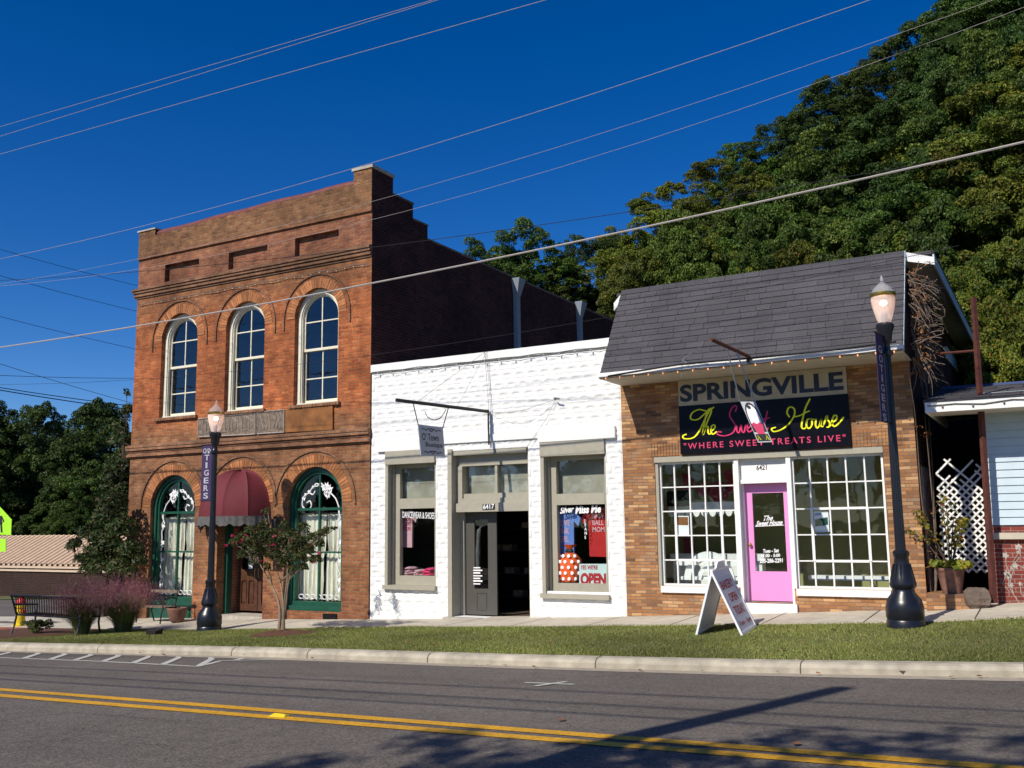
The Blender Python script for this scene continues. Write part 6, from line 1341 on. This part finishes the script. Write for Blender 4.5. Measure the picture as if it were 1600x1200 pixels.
# black slatted bench
bq = G(66, 990); Yb = 13.6; bl = P(18, 985, Yb); brr = P(106, 985, Yb); zg_ = T(bl.x, Yb)
t = thing('street_bench', 'black steel slatted bench on the brick pad at the left edge', 'bench', ((bl.x+brr.x)/2, Yb, zg_)); x0, x1 = bl.x, brr.x+.25
def vslats(nm, n, p_of):
    m_ = MB()
    for i in range(n): x = x0+.06+(x1-x0-.12)*i/(n-1); m_.tube([(x, a_, b_) for a_, b_ in p_of], .014, 4)
    return m_.build(nm, 'black_iron', t)
vslats('backrest', 26, [(Yb+.12, zg_+.42), (Yb+.05, zg_+.5), (Yb+.02, zg_+.8), (Yb-.06, zg_+.86)][:4]); vslats('seat', 26, [(Yb+.12, zg_+.42), (Yb+.3, zg_+.43), (Yb+.55, zg_+.44), (Yb+.6, zg_+.40)])
for x in (x0, x1):
    MB().tube([(x, Yb-.02, zg_), (x, Yb+.06, zg_+.2), (x, Yb+.1, zg_+.42), (x, Yb+.02, zg_+.66), (x, Yb-.06, zg_+.87)], .024, 6).tube([(x, Yb+.62, zg_), (x, Yb+.56, zg_+.3), (x, Yb+.6, zg_+.62), (x, Yb+.02, zg_+.66)], .024, 6).build('end_frame', 'black_iron', t)
for a_, b_ in ((Yb-.06, zg_+.87), (Yb+.1, zg_+.43), (Yb+.6, zg_+.42)): MB().tube([(x0, a_, b_), (x1, a_, b_)], .02, 6).build('rail', 'black_iron', t)
# hydrant
q = P(31, 975, 15.6); zh = T(q.x, 15.6); t = thing('fire_hydrant', 'yellow fire hydrant with a red cap behind the slatted bench', 'fire hydrant', (q.x, 15.6, zh)); c = (q.x, 15.6, zh)
MB().lathe([(.17, 0), (.17, .05), (.12, .07), (.11, .45), (.14, .47), (.14, .52), (.12, .53)], c, 14).build('barrel', 'hydrant_yellow', t, True); MB().lathe([(.13, .53), (.125, .6), (.08, .68), (.03, .72), (.03, .77), (.004, .78)], c, 14).build('cap', 'hydrant_red', t, True)
for s in (-1, 1): MB().tube([(q.x+s*.1, 15.6, zh+.38), (q.x+s*.18, 15.6, zh+.38)], .045, 8).build('nozzle', 'hydrant_red', t)
# school crossing sign at the left edge
Ys = 12.6; c = [P(-34, 834, Ys), P(17, 836, Ys), P(18, 812, Ys), P(-6, 786, Ys), P(-32, 812, Ys)]
t = thing('crossing_sign', 'yellow green pentagon crossing sign cut by the left edge of the picture', 'road sign', (P(-8, 990, Ys).x, Ys, zk(-19)+.13)); MB().slab(c, (0, .012, 0)).build('plate', 'sign_lime', t)
MB().slab([P(-28, 861, Ys), P(9, 862, Ys), P(9, 842, Ys), P(-28, 842, Ys)], (0, .012, 0)).build('lower_plate', 'sign_lime', t)
px_ = P(-8, 860, Ys).x; MB().tube([(px_, Ys+.03, zk(px_)+.1), (px_, Ys+.03, P(-6, 788, Ys).z-.1)], .03, 8).build('post', 'galv', t)
f = lambda a_, b_: P(a_, b_, Ys-.004)
m_ = MB().sphere(f(-2, 800), .045, 8, 6, (1, .1, 1)).slab([f(-5, 806), f(2, 806), f(4, 818), f(-3, 820)], (0, .002, 0)).slab([f(-3, 818), f(0, 818), f(-5, 832), f(-8, 832)], (0, .002, 0)).slab([f(0, 818), f(3, 817), f(4, 832), f(1, 832)], (0, .002, 0)).slab([f(1, 806), f(3, 806), f(7, 815), f(5, 816)], (0, .002, 0)); m_.build('walking_figure', 'dark_ink', t)
# garden bench, planter bowl and spotlight near the left shop window
Yg = 16.45; a0, a1 = P(233, 970, Yg), P(268, 972, Yg); zg2 = T(a0.x, Yg)+.012
t = thing('garden_bench', 'weathered wood and iron garden bench under the left shop window', 'bench', ((a0.x+a1.x)/2, Yg, zg2))
for k in range(4): MB().box(a0.x-.1, a1.x+.1, Yg-.3+k*.09, Yg-.23+k*.09, zg2+.36, zg2+.385).build('seat_slat', 'faded_board', t)
MB().box(a0.x-.1, a1.x+.1, Yg+.1, Yg+.13, zg2+.68, zg2+.75).build('backrest_slat', 'faded_board', t)
for x in (a0.x, a1.x+.05):
    MB().tube(cat_rom([(x, Yg-.38, zg2), (x, Yg-.3, zg2+.36), (x, Yg+.02, zg2+.38), (x, Yg+.12, zg2+.82)], 4), .018, 5).tube([(x, Yg+.15, zg2), (x, Yg+.02, zg2+.36)], .018, 5).tube(cat_rom([(x, Yg-.32, zg2+.37), (x, Yg-.3, zg2+.56), (x, Yg-.05, zg2+.58), (x, Yg+.07, zg2+.55)], 4), .014, 5).build('end_frame', 'dark_iron', t)
m_ = MB()
for k in range(5):
    u = a0.x+.02+k*(a1.x-a0.x)/5; m_.tube(cat_rom([(u, Yg+.04, zg2+.42), (u+.08, Yg+.04, zg2+.52), (u+.0, Yg+.04, zg2+.6), (u+.1, Yg+.04, zg2+.66)], 4), .008, 4)
m_.build('iron_scrollwork', 'dark_iron', t)
q = P(276, 974, 16.4); one('planter_bowl', MB().lathe([(.13, 0), (.17, .06), (.215, .22), (.235, .30), (.235, .33), (.2, .33), (.17, .2)], (q.x, 16.4, T(q.x, 16.4)+.012), 18), 'terracotta', 'round brown planter bowl beside the garden bench', 'planter', (q.x, 16.4, T(q.x, 16.4)+.012), smooth=True)
q = G(242, 992); one('ground_spotlight', MB().hexa([(q.x-.12, q.y-.1, q.z), (q.x+.12, q.y-.1, q.z), (q.x+.12, q.y+.08, q.z), (q.x-.12, q.y+.08, q.z), (q.x-.15, q.y-.12, q.z+.09), (q.x+.15, q.y-.12, q.z+.09), (q.x+.14, q.y+.1, q.z+.13), (q.x-.14, q.y+.1, q.z+.13)]), 'dark_iron', 'small black ground spotlight in the grass left of the left street lamp', 'spotlight', q)
# fallen leaves on road and verge
rr = random.Random(17); m_ = MB()
for k in range(60):
    px = rr.uniform(60, 1590); q = P(px, 1000, rr.choice((rr.uniform(12.4, 15.3), rr.uniform(11.6, 11.95), rr.uniform(12.4, 15.3)))); z_ = T(q.x, q.y)+.03; s = rr.uniform(.02, .045); a = rr.uniform(0, 6)
    m_.add([(q.x+s*math.cos(a+b), q.y+s*math.sin(a+b), z_+rr.uniform(-.005, .015)) for b in (0, 1.5, 3.1, 4.6)], [(0, 1, 2, 3)])
for px, py in ((877, 1127), (1410, 1051), (1245, 1165)): q = G(px, py); m_.add([(q.x+.04*math.cos(b), q.y+.05*math.sin(b), q.z+.02+.01*math.sin(b*2)) for b in (0, 1.5, 3.1, 4.6)], [(0, 1, 2, 3)])
tag(m_.build('fallen_leaves', 'leaf_dead'), kind='stuff')
# metal roofed shed and brick wall far left
t = thing('metal_roofed_shed', 'long open shed with a tan ribbed metal roof beyond the side street', 'shed', (-45, 30, -3.0))
Ya, Yr = 30.0, 32.6; ze = Z(60, 884, Ya); zr_ = Z(60, 839, Yr); xa, xb = P(-200, 860, Ya).x, P(172, 860, Ya).x
m_ = MB(); nrb = int(abs(xb-xa)/.40); pr_ = []
for i in range(nrb):
    x = xa+(xb-xa)*i/nrb; w_ = (xb-xa)/nrb; pr_ += [(x, 0), (x+w_*.45, 0), (x+w_*.55, .11), (x+w_*.85, .11), (x+w_*.95, 0)]
for (a_, h0), (b_, h1) in zip(pr_, pr_[1:]): m_.quad((a_, Ya, ze+h0), (b_, Ya, ze+h1), (b_, Yr, zr_+h1), (a_, Yr, zr_+h0))
m_.build('roof', 'roof_metal_tan', t); MB().box(xa, xb, Ya-.03, Ya+.02, ze-.12, ze-.015).box(xa, xb, Yr, Yr+.1, zr_-.1, zr_+.08).build('gutter', 'roof_metal_tan', t)
m_ = MB(); 
for i in range(12): x = xa+(xb-xa)*i/11; m_.box(x-.07, x+.07, Ya+.4, Ya+.54, -3.6, ze)
m_.build('posts', 'dark_iron', t); 
t = thing('low_brick_wall', 'low dark brick wall with a tan coping in front of the metal roofed shed', 'wall', (-42, 28.5, -3.2)); zc = Z(60, 893, 28.5)
MB().box(P(-200, 900, 28.5).x, P(180, 900, 28.5).x, 28.5, 28.8, -3.8, zc).build('brickwork', 'far_brick', t); MB().box(P(-200, 900, 28.5).x, P(180, 900, 28.5).x+.05, 28.42, 28.88, zc+.001, zc+.07).build('coping', 'roof_metal_tan', t)

# ================================================================== OVERHEAD WIRES
def wire(sight, Yw, r, m_, lab, x0=-260, x1=1860, grp='overhead wires crossing the sky'):
    """catenary in the vertical plane Y = Yw through three or more sighted points"""
    q_ = [P(a, b, Yw) for a, b in sight]; co = np.polyfit([v.x for v in q_], [v.z for v in q_], 2 if len(q_) > 2 else 1)
    xa_, xb_ = P(x0, sight[0][1], Yw).x, P(x1, sight[-1][1], Yw).x
    xb_ += 14 if x1 > 1800 else 0
    pts = [(xa_+(xb_-xa_)*i/30, Yw, float(np.polyval(co, xa_+(xb_-xa_)*i/30))) for i in range(31)]
    one('overhead_wire', MB().tube(pts, r, 5), m_, lab, 'wire', pts[15], grp)
wire([(0, 543), (600, 439), (1600, 222)], 13.7, .016, 'cable_bright', 'thickest silver cable, crossing in front of all the buildings')
wire([(0, 198), (676, 0)], 12.5, .0045, 'cable_bright', 'upper one of the close pair of wires at the top left')
wire([(0, 213), (690, -2)], 12.2, .0045, 'cable_bright', 'lower one of the close pair of wires at the top left')
wire([(0, 241), (852, 0)], 12.6, .005, 'cable_bright', 'third wire from the top at the left edge')
wire([(0, 404), (180, 365), (600, 248), (1360, 0)], 13.0, .0045, 'cable_bright', 'wire passing just above the parapet of the brick building')
wire([(180, 412), (600, 310), (960, 202), (1552, 0)], 13.2, .003, 'cable_bright', 'upper thin wire crossing in front of the brick parapet')
wire([(180, 426), (583, 344), (960, 234), (1600, 12)], 13.4, .003, 'cable_bright', 'lower thin wire crossing in front of the brick parapet')
wire([(0, 438), (213, 425), (583, 386), (990, 330)], 14.0, .006, 'cable_black', 'thin black wire crossing the cornice of the brick building', x1=1500)
wire([(230, 592), (700, 535), (960, 497), (1420, 400)], 14.7, .004, 'cable_black', 'thin black wire draped across the shingled roof', x0=-100, x1=1500)
def back(a, b, lab, r=.018, Y0=34, Y1=60):
    (ax, ay), (bx_, by_) = a, b; k = (by_-ay)/(bx_-ax); A_ = P(-160, ay-(160+ax)*k, Y0); B_ = P(330, ay+(330-ax)*k, Y1)
    one('overhead_wire', MB().tube([A_.lerp(B_, i/8)-Vector((0, 0, .3*4*(i/8)*(1-i/8)-.25)) for i in range(9)], r, 4), 'cable_black', lab, 'wire', A_.lerp(B_, .5), 'dark wires behind the brick building')
back((0, 390), (213, 446), 'highest dark wire running down behind the brick building'); back((0, 431), (212, 486), 'second dark wire running down behind the brick building'); back((0, 495), (210, 545), 'third dark wire running down behind the brick building')
back((0, 569), (190, 625), 'dark wire dropping into the trees at the left'); back((0, 587), (213, 591), 'nearly level dark wire above the trees at the left')
back((0, 606), (205, 634), 'upper one of the double black cable over the trees', .03); back((0, 610), (205, 640), 'lower one of the double black cable over the trees', .035)
